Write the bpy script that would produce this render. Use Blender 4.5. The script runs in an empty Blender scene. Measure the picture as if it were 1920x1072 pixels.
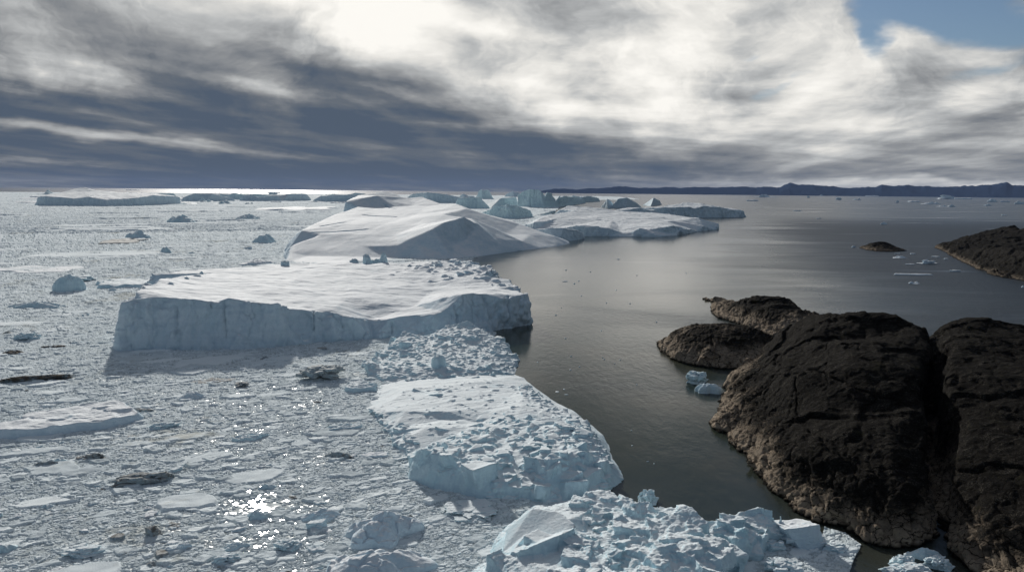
import bpy, math, random
import numpy as np
from mathutils import Matrix, Vector
from mathutils.geometry import delaunay_2d_cdt

sc = bpy.context.scene
COL = sc.collection
RNG = np.random.RandomState
H, F, CX, CY = 100.0, 1450.0, 960.0, 536.0
PITCH = math.atan((536 - 357.5) / F)
ROLL = math.radians(0.52)
SUN_AZ, SUN_EL = math.radians(-18.3), math.radians(21.9)

# ------------------------------------------------------------------ camera
fwd = np.array([0, math.cos(PITCH), -math.sin(PITCH)])
r0 = np.array([1.0, 0, 0])
u0 = np.array([0, math.sin(PITCH), math.cos(PITCH)])
CR = math.cos(ROLL) * r0 + math.sin(ROLL) * u0
CU = math.cos(ROLL) * u0 - math.sin(ROLL) * r0
cam_d = bpy.data.cameras.new('camera')
cam = bpy.data.objects.new('camera', cam_d)
COL.objects.link(cam)
cam.matrix_world = Matrix([[CR[0], CU[0], -fwd[0], 0], [CR[1], CU[1], -fwd[1], 0], [CR[2], CU[2], -fwd[2], H], [0, 0, 0, 1]])
cam_d.sensor_width = 36
cam_d.lens = F / 1920 * 36
cam_d.clip_start = 1
cam_d.clip_end = 200000
sc.camera = cam


def ray(px, py):
    return F * fwd + (px - CX) * CR - (py - CY) * CU


# point helpers: every one returns a world point (x, y, z)
def Z(px, py, z=0.0):            # the point of that height seen there
    d = ray(px, py)
    t = (z - H) / d[2]
    return (d[0] * t, d[1] * t, z)


def B(px, py):
    return Z(px, py, 0.0)


def R(px, py, r):                # the point at horizontal range r seen there
    d = ray(px, py)
    t = r / math.hypot(d[0], d[1])
    return (d[0] * t, d[1] * t, H + d[2] * t)


def T(px, py, by, inset=3.0, bx=None):   # top of a face whose foot is at row by
    b = Z(px if bx is None else bx, by)
    return R(px, py, math.hypot(b[0], b[1]) + inset)


def BK(p, d, z=0.0):             # foot of the far side, d metres behind p
    r = math.hypot(p[0], p[1])
    return (p[0] * (r + d) / r, p[1] * (r + d) / r, z)


# ------------------------------------------------------------------ noise
def _hash(ix, iy, iz, seed):
    h = (ix.astype(np.int64) * 374761393 + iy.astype(np.int64) * 668265263 + iz.astype(np.int64) * 2147483647 + seed * 1274126177) & 0xffffffff
    h = ((h ^ (h >> 13)) * 1274126177) & 0xffffffff
    h = ((h ^ (h >> 16)) * 2246822519) & 0xffffffff
    return (h ^ (h >> 15)) & 0xffffffff


def _rnd(ix, iy, iz, seed):
    return _hash(ix, iy, iz, seed).astype(np.float64) / 4294967295.0


def pn(p, seed=0):               # value-gradient noise about -1..1
    p = np.asarray(p)
    i = np.floor(p).astype(np.int64)
    f = p - i
    u = f * f * f * (f * (f * 6 - 15) + 10)
    out = 0
    for a in (0, 1):
        wx = u[:, 0] if a else 1 - u[:, 0]
        for b in (0, 1):
            wy = u[:, 1] if b else 1 - u[:, 1]
            for c in (0, 1):
                wz = u[:, 2] if c else 1 - u[:, 2]
                h = _hash(i[:, 0] + a, i[:, 1] + b, i[:, 2] + c, seed)
                gx = (h & 1023) / 511.5 - 1
                gy = ((h >> 10) & 1023) / 511.5 - 1
                gz = ((h >> 20) & 1023) / 511.5 - 1
                out = out + wx * wy * wz * (gx * (f[:, 0] - a) + gy * (f[:, 1] - b) + gz * (f[:, 2] - c))
    return out * 1.3


def fbm(p, oct=4, seed=0, gain=0.5, ridged=False):
    a, s, t = 1.0, 0.0, 0.0
    p = np.asarray(p, dtype=np.float64)
    for k in range(oct):
        n = pn(p * (2.03 ** k) + 17.3 * k, seed + k * 7)
        if ridged:
            n = 1 - 2 * np.abs(n) * 1.6
        s = s + a * n
        t += a
        a *= gain
    return s / t


def worley3(p, seed=0):          # facets: F1, F2, random of the nearest cell
    i = np.floor(p).astype(np.int64)
    f1 = np.full(len(p), 9.0)
    f2 = np.full(len(p), 9.0)
    cr = np.zeros(len(p))
    for a in (-1, 0, 1):
        for b in (-1, 0, 1):
            for c in (-1, 0, 1):
                q = (i[:, 0] + a, i[:, 1] + b, i[:, 2] + c)
                h = _hash(*q, seed)
                d = (q[0] + (h & 1023) / 1023 - p[:, 0]) ** 2 + (q[1] + ((h >> 10) & 1023) / 1023 - p[:, 1]) ** 2 + (q[2] + ((h >> 20) & 1023) / 1023 - p[:, 2]) ** 2
                m = d < f1
                f2 = np.where(m, f1, np.minimum(f2, d))
                cr = np.where(m, (h >> 5 & 1023) / 1023.0, cr)
                f1 = np.where(m, d, f1)
    return np.sqrt(f1), np.sqrt(f2), cr


def worley2(x, y, seed=0):
    ix, iy = np.floor(x).astype(np.int64), np.floor(y).astype(np.int64)
    z0 = np.zeros_like(ix)
    f1 = np.full(x.shape, 9.0)
    f2 = np.full(x.shape, 9.0)
    cr = np.zeros(x.shape)
    ox = np.zeros(x.shape)
    oy = np.zeros(x.shape)
    for a in (-1, 0, 1):
        for b in (-1, 0, 1):
            h = _hash(ix + a, iy + b, z0, seed)
            dx = ix + a + (h & 1023) / 1023 - x
            dy = iy + b + ((h >> 10) & 1023) / 1023 - y
            d = dx * dx + dy * dy
            m = d < f1
            f2 = np.where(m, f1, np.minimum(f2, d))
            cr = np.where(m, (h >> 20) / 4095.0, cr)
            ox = np.where(m, dx, ox)
            oy = np.where(m, dy, oy)
            f1 = np.where(m, d, f1)
    return np.sqrt(f1), np.sqrt(f2), cr, ox, oy


def sst(e0, e1, x):
    t = np.clip((x - e0) / (e1 - e0), 0, 1)
    return t * t * (3 - 2 * t)


# ------------------------------------------------------------------ mesh helpers
def mesh_from(name, co, faces, smooth=True):
    co = np.asarray(co, dtype=np.float32)
    faces = np.asarray(faces, dtype=np.int32)
    n = faces.shape[1]
    me = bpy.data.meshes.new(name)
    me.vertices.add(len(co))
    me.vertices.foreach_set('co', co.ravel())
    me.loops.add(faces.size)
    me.loops.foreach_set('vertex_index', faces.ravel())
    me.polygons.add(len(faces))
    me.polygons.foreach_set('loop_start', np.arange(0, faces.size, n, dtype=np.int32))
    me.polygons.foreach_set('use_smooth', np.full(len(faces), smooth))
    me.update(calc_edges=True)
    return me


def link(name, me, mat, parent=None, label=None, cat=None, group=None, kind=None, loc=None):
    o = bpy.data.objects.new(name, me)
    COL.objects.link(o)
    if me is not None and mat is not None and not me.materials:
        me.materials.append(mat)
    if parent is not None:
        o.parent = parent
    if loc is not None:
        o.location = loc
    for k, v in (('label', label), ('category', cat), ('group', group), ('kind', kind)):
        if v:
            o[k] = v
    return o


def get_co(me):
    a = np.empty(len(me.vertices) * 3, dtype=np.float32)
    me.vertices.foreach_get('co', a)
    return a.reshape(-1, 3).astype(np.float64)


def get_no(me):
    a = np.empty(len(me.vertices) * 3, dtype=np.float32)
    me.vertex_normals.foreach_get('vector', a)
    return a.reshape(-1, 3).astype(np.float64)


def get_ed(me):
    a = np.empty(len(me.edges) * 2, dtype=np.int32)
    me.edges.foreach_get('vertices', a)
    return a.reshape(-1, 2)


def relax(co, ed, n, lam=0.5):
    a, b = ed[:, 0], ed[:, 1]
    N = len(co)
    deg = np.bincount(a, minlength=N) + np.bincount(b, minlength=N)
    deg = np.maximum(deg, 1)[:, None]
    for _ in range(n):
        s = np.stack([np.bincount(a, co[b, k], N) + np.bincount(b, co[a, k], N) for k in range(3)], 1)
        co = co + lam * (s / deg - co)
    return co


class Tin:
    """A surface through an outline and spot heights, closed below, kept as a solid."""

    def __init__(self, outline, spots, ridges=(), out=2.0, foot=-4.0):
        o = [Vector((p[0], p[1])) for p in outline]
        area = sum(o[i].x * o[(i + 1) % len(o)].y - o[(i + 1) % len(o)].x * o[i].y for i in range(len(o)))
        sg = 1 if area > 0 else -1
        outer = []
        for i, p in enumerate(o):
            t = (o[(i + 1) % len(o)] - o[i - 1])
            t.normalize()
            outer.append(p + Vector((t.y, -t.x)) * sg * out)
        zs = [foot] * len(outer) + [p[2] for p in outline] + [p[2] for p in spots]
        pts = outer + o + [Vector((p[0], p[1])) for p in spots]
        n = len(outer)
        edges = [(i, (i + 1) % n) for i in range(n)]
        edges += [(n + i, n + (i + 1) % n) for i in range(n)]
        edges += [(2 * n + a, 2 * n + b) for a, b in ridges]
        face = list(range(n)) if sg > 0 else list(range(n))[::-1]
        V, E, Fc, ov, oe, of = delaunay_2d_cdt(pts, edges, [face], 1, 1e-4)
        V2 = []
        for v, src in zip(V, ov):
            z = zs[src[0]] if src else foot
            V2.append((v.x, v.y, z))
        self.v = np.array(V2)
        self.f = np.array([list(f) for f in Fc if len(f) == 3])
        a, b, c = (self.v[self.f[:, k], :2] for k in range(3))
        cr = (b[:, 0] - a[:, 0]) * (c[:, 1] - a[:, 1]) - (b[:, 1] - a[:, 1]) * (c[:, 0] - a[:, 0])
        fl = cr < 0
        self.f[fl] = self.f[fl][:, ::-1]

    def height(self, x, y):
        x, y = np.asarray(x, float), np.asarray(y, float)
        z = np.full(x.shape, -9.0)
        for f in self.f:
            a, b, c = self.v[f]
            d = (b[1] - c[1]) * (a[0] - c[0]) + (c[0] - b[0]) * (a[1] - c[1])
            if abs(d) < 1e-9:
                continue
            l1 = ((b[1] - c[1]) * (x - c[0]) + (c[0] - b[0]) * (y - c[1])) / d
            l2 = ((c[1] - a[1]) * (x - c[0]) + (a[0] - c[0]) * (y - c[1])) / d
            m = (l1 >= -1e-6) & (l2 >= -1e-6) & (l1 + l2 <= 1 + 1e-6)
            z = np.where(m, l1 * a[2] + l2 * b[2] + (1 - l1 - l2) * c[2], z)
        return z

    def solid(self, bottom=-7.0):
        n = len(self.v)
        lo = self.v.copy()
        lo[:, 2] = bottom
        from collections import Counter
        cnt = Counter()
        for f in self.f.tolist():
            for k in range(3):
                cnt[tuple(sorted((f[k], f[(k + 1) % 3])))] += 1
        side = []
        for f in self.f.tolist():
            for k in range(3):
                a, b = f[k], f[(k + 1) % 3]
                if cnt[tuple(sorted((a, b)))] == 1:
                    side += [(a, a + n, b + n), (a, b + n, b)]
        fs = np.vstack([self.f, self.f[:, ::-1] + n, np.array(side)])
        return np.vstack([self.v, lo]), fs


ICO = None


def block(rng, c, size, flat=0.7, kind='cube'):
    """One angular lump: a jittered box with its corners cut, as triangles."""
    import itertools
    g = np.array(list(itertools.product((-1, 1), repeat=3)), float)
    g = g + rng.uniform(-0.38, 0.38, (8, 3))
    s = size * rng.uniform(0.6, 1.25, 3) * np.array([1, 1, flat]) * 0.5
    v = g * s
    ax = rng.normal(size=3)
    ax /= np.linalg.norm(ax)
    q = Matrix.Rotation(rng.uniform(0, 0.6), 3, Vector(ax)) @ Matrix.Rotation(rng.uniform(0, 6.28), 3, 'Z')
    v = v @ np.array(q).T + np.array(c)
    q4 = [(0, 1, 3, 2), (4, 6, 7, 5), (0, 4, 5, 1), (2, 3, 7, 6), (0, 2, 6, 4), (1, 5, 7, 3)]
    f = []
    for a, b, c_, d in q4:
        f += [(a, b, c_), (a, c_, d)] if rng.rand() < .5 else [(a, b, d), (b, c_, d)]
    return v, np.array(f)


def remesh(parts, voxel):
    vs, fs, n = [], [], 0
    for v, f in parts:
        vs.append(v)
        fs.append(f + n)
        n += len(v)
    me = mesh_from('raw', np.vstack(vs), np.vstack(fs))
    o = bpy.data.objects.new('raw', me)
    COL.objects.link(o)
    m = o.modifiers.new('r', 'REMESH')
    m.mode = 'VOXEL'
    m.voxel_size = voxel
    dg = bpy.context.evaluated_depsgraph_get()
    me2 = bpy.data.meshes.new_from_object(o.evaluated_get(dg))
    bpy.data.objects.remove(o)
    bpy.data.meshes.remove(me)
    return me2


def in_poly(x, y, poly):
    m = np.zeros(x.shape, bool)
    n = len(poly)
    for i in range(n):
        x1, y1 = poly[i][0], poly[i][1]
        x2, y2 = poly[(i + 1) % n][0], poly[(i + 1) % n][1]
        if y1 == y2:
            continue
        c = ((y1 > y) != (y2 > y)) & (x < (x2 - x1) * (y - y1) / (y2 - y1) + x1)
        m ^= c
    return m


def scatter_blocks(tin, poly, n, smin, smax, seed, sink=0.25, power=2.5, flat=0.7):
    rng = RNG(seed)
    P = np.array([(p[0], p[1]) for p in poly])
    lo, hi = P.min(0), P.max(0)
    out = []
    while len(out) < n:
        xy = rng.uniform(lo, hi, (400, 2))
        ok = in_poly(xy[:, 0], xy[:, 1], P)
        zz = tin.height(xy[:, 0], xy[:, 1])
        for (x, y), k, z in zip(xy, ok, zz):
            if k and z > 0.3 and len(out) < n:
                s = smin + (smax - smin) * rng.rand() ** power
                out.append(block(rng, (x, y, z - s * sink * flat), s, flat))
        if not ok.any():
            break
    return out


def ice_detail(me, co, no, style, seed, amp, streak=25.0, vox=1.0, wave=1.0, drift=1.0):
    """Displaces the surface: drifts on top, flutes and fracture facets on the faces."""
    up = np.clip(no[:, 2], 0, 1)
    steep = 1 - sst(0.45, 0.85, up)
    top = sst(0.6, 0.95, up)
    a = math.radians(streak)
    u = co[:, 0] * math.cos(a) + co[:, 1] * math.sin(a)
    w = -co[:, 0] * math.sin(a) + co[:, 1] * math.cos(a)
    d = np.zeros(len(co))
    big = fbm(co / (38 * wave), 3, seed)
    d += amp * 1.6 * big
    # drifts
    q = np.stack([u / (26 * wave), w / (7 * wave), co[:, 2] / 12], 1)
    q += 0.4 * fbm(co / 20, 2, seed + 3)[:, None]
    dr = fbm(q, 4, seed + 11)
    d += top * amp * 1.1 * dr * drift
    q2 = np.stack([u / (6 * wave), w / (2.4 * wave), co[:, 2] / 4], 1)
    d += top * amp * 0.22 * drift * fbm(q2, 3, seed + 13)
    # faces
    q = co / (9 * wave)
    q[:, 2] *= 0.45
    q += 0.35 * fbm(co / 6, 2, seed + 5)[:, None]
    f1, f2, cr = worley3(q, seed + 21)
    d += steep * amp * (1.5 * (cr - 0.5) * sst(0.0, 0.25, f2 - f1) - 0.5 * (1 - sst(0, 0.12, f2 - f1)))
    q = co / (24 * wave)
    q[:, 2] *= 0.4
    q += 0.3 * fbm(co / 14, 2, seed + 6)[:, None]
    f1, f2, cr = worley3(q, seed + 23)
    d += steep * amp * 3.4 * (cr - 0.5) * sst(0.0, 0.12, f2 - f1)
    d += steep * amp * 0.5 * fbm(co * np.array([.25, .25, .12]) / wave, 4, seed + 31, ridged=True)
    if style == 'rubble':
        f1, f2, cr = worley3(co / (2.6 * wave) + 0.3 * fbm(co / 3, 2, seed + 2)[:, None], seed + 41)
        d += amp * 0.9 * ((cr - 0.4) * sst(0, 0.3, f2 - f1) - 0.5 * f1)
        f1, f2, cr = worley3(co / (1.2 * wave) + 0.3 * fbm(co / 2, 2, seed + 2)[:, None], seed + 47)
        d += amp * 0.6 * ((cr - 0.4) * sst(0, 0.3, f2 - f1) - 0.5 * f1)
        d += amp * 0.3 * fbm(co / (1.3 * wave), 3, seed + 51)
    else:
        d += amp * 0.07 * fbm(co / (1.8 * wave), 3, seed + 51)
    return d


def berg(name, mat, outline, spots, ridges=(), voxel=1.0, style='smooth', seed=1, amp=1.0, blocks=(), extra=(),
         soften=4, streak=20.0, wave=1.0, label=None, cat='iceberg', group=None, rock=False, smooth=(), drift=1.0, out=2.0, kind=None, cracks=(), foot=-4.0):
    tin = Tin(outline, spots, ridges, out, foot)
    parts = [tin.solid()]
    for b in blocks:
        parts += scatter_blocks(tin, *b)
    parts += list(extra(tin) if callable(extra) else extra)
    me = remesh(parts, voxel)
    co, ed = get_co(me), get_ed(me)
    co = relax(co, ed, soften)
    me.vertices.foreach_set('co', co.astype(np.float32).ravel())
    me.update()
    no = get_no(me)
    d = rock_detail(me, co, no, style, seed, amp, streak, voxel, wave) if rock else ice_detail(me, co, no, style, seed, amp, streak, voxel, wave, drift)
    near = sst(-3.0, 0.8, co[:, 2]) * 0.75 + 0.25
    d = d * near
    for (sx_, sy_, sr_) in smooth:
        d = d * (0.12 + 0.88 * sst(sr_ * .75, sr_ * 1.15, np.hypot(co[:, 0] - sx_, co[:, 1] - sy_)))
    if not rock:                         # the sea has cut a notch at the waterline
        zz = co[:, 2]
        notch = np.exp(-((zz - 0.4) / 1.0) ** 2)
        d -= notch * min(amp, 1.2) * 0.5 * (1 - sst(.45, .85, no[:, 2]))
    for (p, q, wdt, dep, zlo) in cracks:     # a crack: a vertical slot between two points
        p, q = np.array(p[:2]), np.array(q[:2])
        L = q - p
        t = np.clip(((co[:, :2] - p) @ L) / (L @ L), 0, 1)
        wob = pn(np.stack([co[:, 2] / 5, t * 0 + seed, t * 3], 1), 5) * wdt * 1.2
        dist = np.abs(((co[:, 0] - p[0] - t * L[0]) * L[1] - (co[:, 1] - p[1] - t * L[1]) * L[0]) / np.linalg.norm(L) + wob)
        inside = (t > 0) & (t < 1)
        d -= inside * np.exp(-(dist / wdt) ** 2) * dep * sst(zlo - 2, zlo + 2, co[:, 2])
    co2 = co + no * d[:, None]
    # drop what is far under water
    me.vertices.foreach_set('co', co2.astype(np.float32).ravel())
    me.polygons.foreach_set('use_smooth', np.full(len(me.polygons), True))
    me.update()
    me.name = name
    me.materials.clear()
    return link(name, me, mat, label=label, cat=cat, group=group, kind=kind), tin


def rock_detail(me, co, no, style, seed, amp, streak, vox, wave):
    up = np.clip(no[:, 2], 0, 1)
    a = math.radians(streak)
    u = co[:, 0] * math.cos(a) + co[:, 1] * math.sin(a)
    w = -co[:, 0] * math.sin(a) + co[:, 1] * math.cos(a)
    d = 4.0 * amp * fbm(co / 34, 3, seed)
    q = np.stack([u / 22, w / 6, co[:, 2] / 9], 1) + 0.5 * fbm(co / 15, 2, seed + 1)[:, None]
    d += amp * 1.25 * fbm(q, 5, seed + 3, gain=.55)
    q = np.stack([u / 30, w / 30, co[:, 2] / 14], 1) + 0.5 * fbm(co / 22, 3, seed + 41)[:, None]
    f1, f2, cr = worley3(q, seed + 43)
    d += amp * (3.2 * (cr - .5) * sst(0, .06, f2 - f1) - 0.8 * (1 - sst(0, .03, f2 - f1)))
    q = np.stack([u / 13, w / 9, co[:, 2] / 6], 1) + 0.5 * fbm(co / 10, 3, seed + 61)[:, None]
    f1, f2, cr = worley3(q, seed + 63)
    d += amp * (1.1 * (cr - .5) * sst(0, .1, f2 - f1))
    # joints: slabs split by cracks
    q = np.stack([u / 11, w / 4.2, co[:, 2] / 5], 1) + 0.45 * fbm(co / 9, 3, seed + 9)[:, None]
    f1, f2, cr = worley3(q, seed + 5)
    low = 1 - sst(6, 22, co[:, 2] + 6 * fbm(co / 14, 2, seed + 4))
    k = 0.13 + 0.87 * low
    d += amp * k * (1.1 * (cr - .5) - 1.1 * (1 - sst(0, 0.16, f2 - f1)))
    q = np.stack([u / 3.4, w / 1.7, co[:, 2] / 2.4], 1) + 0.4 * fbm(co / 3, 2, seed + 19)[:, None]
    f1, f2, cr = worley3(q, seed + 6)
    d += amp * k * (0.45 * (cr - .5) - 0.4 * (1 - sst(0, 0.2, f2 - f1)))
    d += amp * 0.6 * fbm(co / 2.6, 5, seed + 29, gain=.65)
    return d


# ------------------------------------------------------------------ node helpers
class S:
    """A socket with arithmetic."""

    def __init__(self, nt, s):
        self.nt, self.s = nt, s

    def _m(self, op, *a, clamp=False):
        n = self.nt.nodes.new('ShaderNodeMath')
        n.operation = op
        n.use_clamp = clamp
        for i, v in enumerate(a):
            if isinstance(v, S):
                self.nt.links.new(v.s, n.inputs[i])
            else:
                n.inputs[i].default_value = v
        return S(self.nt, n.outputs[0])

    def __add__(self, o): return self._m('ADD', self, o)
    def __radd__(self, o): return self._m('ADD', self, o)
    def __sub__(self, o): return self._m('SUBTRACT', self, o)
    def __rsub__(self, o): return self._m('SUBTRACT', o, self)
    def __mul__(self, o): return self._m('MULTIPLY', self, o)
    def __rmul__(self, o): return self._m('MULTIPLY', self, o)
    def __truediv__(self, o): return self._m('DIVIDE', self, o)
    def max(self, o): return self._m('MAXIMUM', self, o)
    def min(self, o): return self._m('MINIMUM', self, o)
    def pow(self, o): return self._m('POWER', self, o)
    def abs(self): return self._m('ABSOLUTE', self)
    def clamp(self): return self._m('ADD', self, 0.0, clamp=True)

    def step(self, a, b, c=0.0, d=1.0):
        n = self.nt.nodes.new('ShaderNodeMapRange')
        n.interpolation_type = 'SMOOTHSTEP'
        self.nt.links.new(self.s, n.inputs[0])
        for i, v in enumerate((a, b, c, d)):
            n.inputs[i + 1].default_value = v
        return S(self.nt, n.outputs[0])


class NT:
    def __init__(self, nt):
        self.nt = nt
        nt.nodes.clear()

    def new(self, t, **kw):
        n = self.nt.nodes.new(t)
        for k, v in kw.items():
            setattr(n, k, v)
        return n

    def put(self, sock, v):
        if isinstance(v, S):
            self.nt.links.new(v.s, sock)
        elif hasattr(v, 'is_linked'):
            self.nt.links.new(v, sock)
        else:
            sock.default_value = v

    def noise(self, vec, scale, detail=4, rough=0.5, dist=0.0, color=False, lac=2.0):
        n = self.new('ShaderNodeTexNoise')
        self.put(n.inputs['Vector'], vec)
        n.inputs['Scale'].default_value = scale
        n.inputs['Detail'].default_value = detail
        n.inputs['Roughness'].default_value = rough
        n.inputs['Distortion'].default_value = dist
        n.inputs['Lacunarity'].default_value = lac
        return n.outputs['Color'] if color else S(self.nt, n.outputs['Fac'])

    def voro(self, vec, scale, feature='F1', rnd=1.0, out='Distance'):
        n = self.new('ShaderNodeTexVoronoi', feature=feature)
        self.put(n.inputs['Vector'], vec)
        n.inputs['Scale'].default_value = scale
        n.inputs['Randomness'].default_value = rnd
        return S(self.nt, n.outputs[out])

    def mapping(self, vec, loc=(0, 0, 0), rot=(0, 0, 0), scale=(1, 1, 1), kind='POINT'):
        n = self.new('ShaderNodeMapping', vector_type=kind)
        self.put(n.inputs['Vector'], vec)
        n.inputs['Location'].default_value = loc
        n.inputs['Rotation'].default_value = rot
        n.inputs['Scale'].default_value = scale
        return n.outputs[0]

    def mix(self, f, a, b):
        n = self.new('ShaderNodeMix', data_type='RGBA')
        self.put(n.inputs[0], f)
        for i, v in ((6, a), (7, b)):
            if isinstance(v, tuple) and len(v) == 3:
                v = (*v, 1)
            self.put(n.inputs[i], v)
        return n.outputs[2]

    def ramp(self, f, stops):
        n = self.new('ShaderNodeValToRGB')
        self.put(n.inputs[0], f)
        el = n.color_ramp.elements
        while len(el) < len(stops):
            el.new(0.5)
        for e, (p, c) in zip(el, stops):
            e.position = p
            e.color = (*c, 1)
        return n.outputs[0]

    def sep(self, vec):
        n = self.new('ShaderNodeSeparateXYZ')
        self.put(n.inputs[0], vec)
        return [S(self.nt, o) for o in n.outputs]

    def comb(self, x, y, z):
        n = self.new('ShaderNodeCombineXYZ')
        for i, v in enumerate((x, y, z)):
            self.put(n.inputs[i], v)
        return n.outputs[0]

    def vmath(self, op, a, b, scale=None):
        n = self.new('ShaderNodeVectorMath', operation=op)
        self.put(n.inputs[0], a)
        if b is not None:
            self.put(n.inputs[1], b)
        if scale is not None:
            n.inputs['Scale'].default_value = scale
        return n.outputs[0]

    def bump(self, h, dist=1.0, strength=1.0, normal=None):
        n = self.new('ShaderNodeBump')
        self.put(n.inputs['Height'], h)
        n.inputs['Distance'].default_value = dist
        self.put(n.inputs['Strength'], strength)
        if normal is not None:
            self.put(n.inputs['Normal'], normal)
        return n.outputs[0]

    def principled(self, color, rough, normal=None, spec=0.5, ior=1.5, **kw):
        n = self.new('ShaderNodeBsdfPrincipled')
        self.put(n.inputs['Base Color'], color if not (isinstance(color, tuple) and len(color) == 3) else (*color, 1))
        self.put(n.inputs['Roughness'], rough)
        n.inputs['Specular IOR Level'].default_value = spec
        n.inputs['IOR'].default_value = ior
        for k, v in kw.items():
            self.put(n.inputs[k], v)
        if normal is not None:
            self.put(n.inputs['Normal'], normal)
        o = self.new('ShaderNodeOutputMaterial')
        self.nt.links.new(n.outputs[0], o.inputs[0])
        return n


def material(name):
    m = bpy.data.materials.new(name)
    m.use_nodes = True
    return m, NT(m.node_tree)


def ice_mat(name, snow, ice, fine=1.0, blue=0.5, dirt=0.0, bump=0.25):
    m, t = material(name)
    geo = t.new('ShaderNodeNewGeometry')
    pos = geo.outputs['Position']
    nz = t.sep(geo.outputs['Normal'])[2]
    n1 = t.noise(pos, 0.09 * fine, 4, 0.6)
    n2 = t.noise(pos, 0.9 * fine, 5, 0.65)
    up = (nz + (n1 - 0.5) * 0.3).step(0.72, 1.0)
    col = t.mix(up, ice, snow)
    pt = (t.noise(pos, 0.035 * fine, 3, 0.5) - 0.5 + (n2 - 0.5) * 0.35).step(0.08, 0.2)
    col = t.mix(pt * blue * (1.0 - up * 0.6), col, (0.50, 0.71, 0.79))
    v = t.new('ShaderNodeMix', data_type='RGBA', blend_type='MULTIPLY')
    v.inputs[0].default_value = 1
    t.put(v.inputs[6], col)
    t.put(v.inputs[7], t.ramp(n2, [(0.25, (0.84, 0.86, 0.88)), (0.7, (1.0, 1.0, 1.0))]))
    col = v.outputs[2]
    if dirt:
        dm = (t.noise(pos, 0.3 * fine, 5, 0.7) + (n1 - 0.5) * 0.5).step(0.62 - 0.25 * dirt, 0.75 - 0.2 * dirt)
        col = t.mix(dm * min(1.0, dirt + .3), col, (0.09, 0.075, 0.06))
    stv = t.noise(t.mapping(pos, scale=(0.22, 0.22, 0.02)), fine, 4, 0.6)
    lay = t.noise(t.mapping(pos, scale=(0.012, 0.012, 0.3)), fine, 3, 0.5)
    col = t.mix((stv * 0.6 + lay * 0.4).step(0.42, 0.62) * (1.0 - up) * 0.45, col, (0.40, 0.55, 0.65))
    h = t.noise(pos, 1.6 * fine, 5, 0.62) + t.noise(pos, 0.5 * fine, 3, 0.5) * 1.5
    b = t.bump(h, bump / fine, 0.8)
    t.principled(col, 0.75, b, spec=0.12, ior=1.31)
    return m


def rock_mat(name='gneiss_rock', lo=3.0, hi=13.0, amp=1.0, dim=1.0):
    m, t = material(name)
    geo = t.new('ShaderNodeNewGeometry')
    pos = geo.outputs['Position']
    z = t.sep(pos)[2]
    st = t.mapping(pos, rot=(0, 0, math.radians(-35)), scale=(0.35, 1, 0.6))
    n1 = t.noise(pos, 0.05, 5, 0.6)
    n2 = t.noise(st, 0.5, 6, 0.7, 0.6)
    n3 = t.noise(pos, 2.2, 4, 0.7)
    bare = t.ramp(n2, [(0.25, (0.06, 0.048, 0.038)), (0.42, (0.26, 0.21, 0.16)), (0.58, (0.40, 0.335, 0.26)), (0.8, (0.36, 0.23, 0.16))])
    n4 = t.noise(t.mapping(pos, rot=(0, 0, 0.5), scale=(2.2, 0.5, 1)), 3.5, 5, 0.7)
    lich = t.ramp(n2 * 0.35 + n3 * 0.3 + n4 * 0.35, [(0.3, (0.002, 0.002, 0.002)), (0.46, (0.007, 0.0064, 0.0058)), (0.54, (0.022, 0.0205, 0.018)), (0.62, (0.12, 0.11, 0.094))])
    moss = (t.noise(pos, 0.13, 5, 0.6) + (n3 - 0.5) * 0.3).step(0.6, 0.72)
    lich = t.mix(moss * 0.6, lich, (0.022, 0.021, 0.010))
    n0 = t.noise(pos, 0.022, 3, 0.5)
    hgt = (z + ((n0 - 0.5) * 34 + (n1 - 0.5) * 16 + (n2 - 0.5) * 26 + (n3 - 0.5) * 8) * amp).step(lo, hi)
    bare = t.mix(1.0 - dim, bare, (0.03, 0.027, 0.024))
    col = t.mix(hgt, bare, lich)
    wet = z.step(0.3, 1.6)
    col = t.mix(wet, (0.012, 0.011, 0.009), col)
    cr = t.voro(t.vmath('ADD', st, t.noise(pos, 0.6, 3, 0.6, color=True)), 0.45, 'DISTANCE_TO_EDGE').step(0.0, 0.05)
    col = t.mix(cr, (0.01, 0.009, 0.008), col)
    h = n2 * 1.0 + n4 * 0.6 + n3 * 0.3 + cr * 0.5 + t.noise(pos, 6, 3, 0.6) * 0.15
    t.principled(col, 0.85, t.bump(h, 0.7, 1.0), spec=0.02)
    return m


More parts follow.
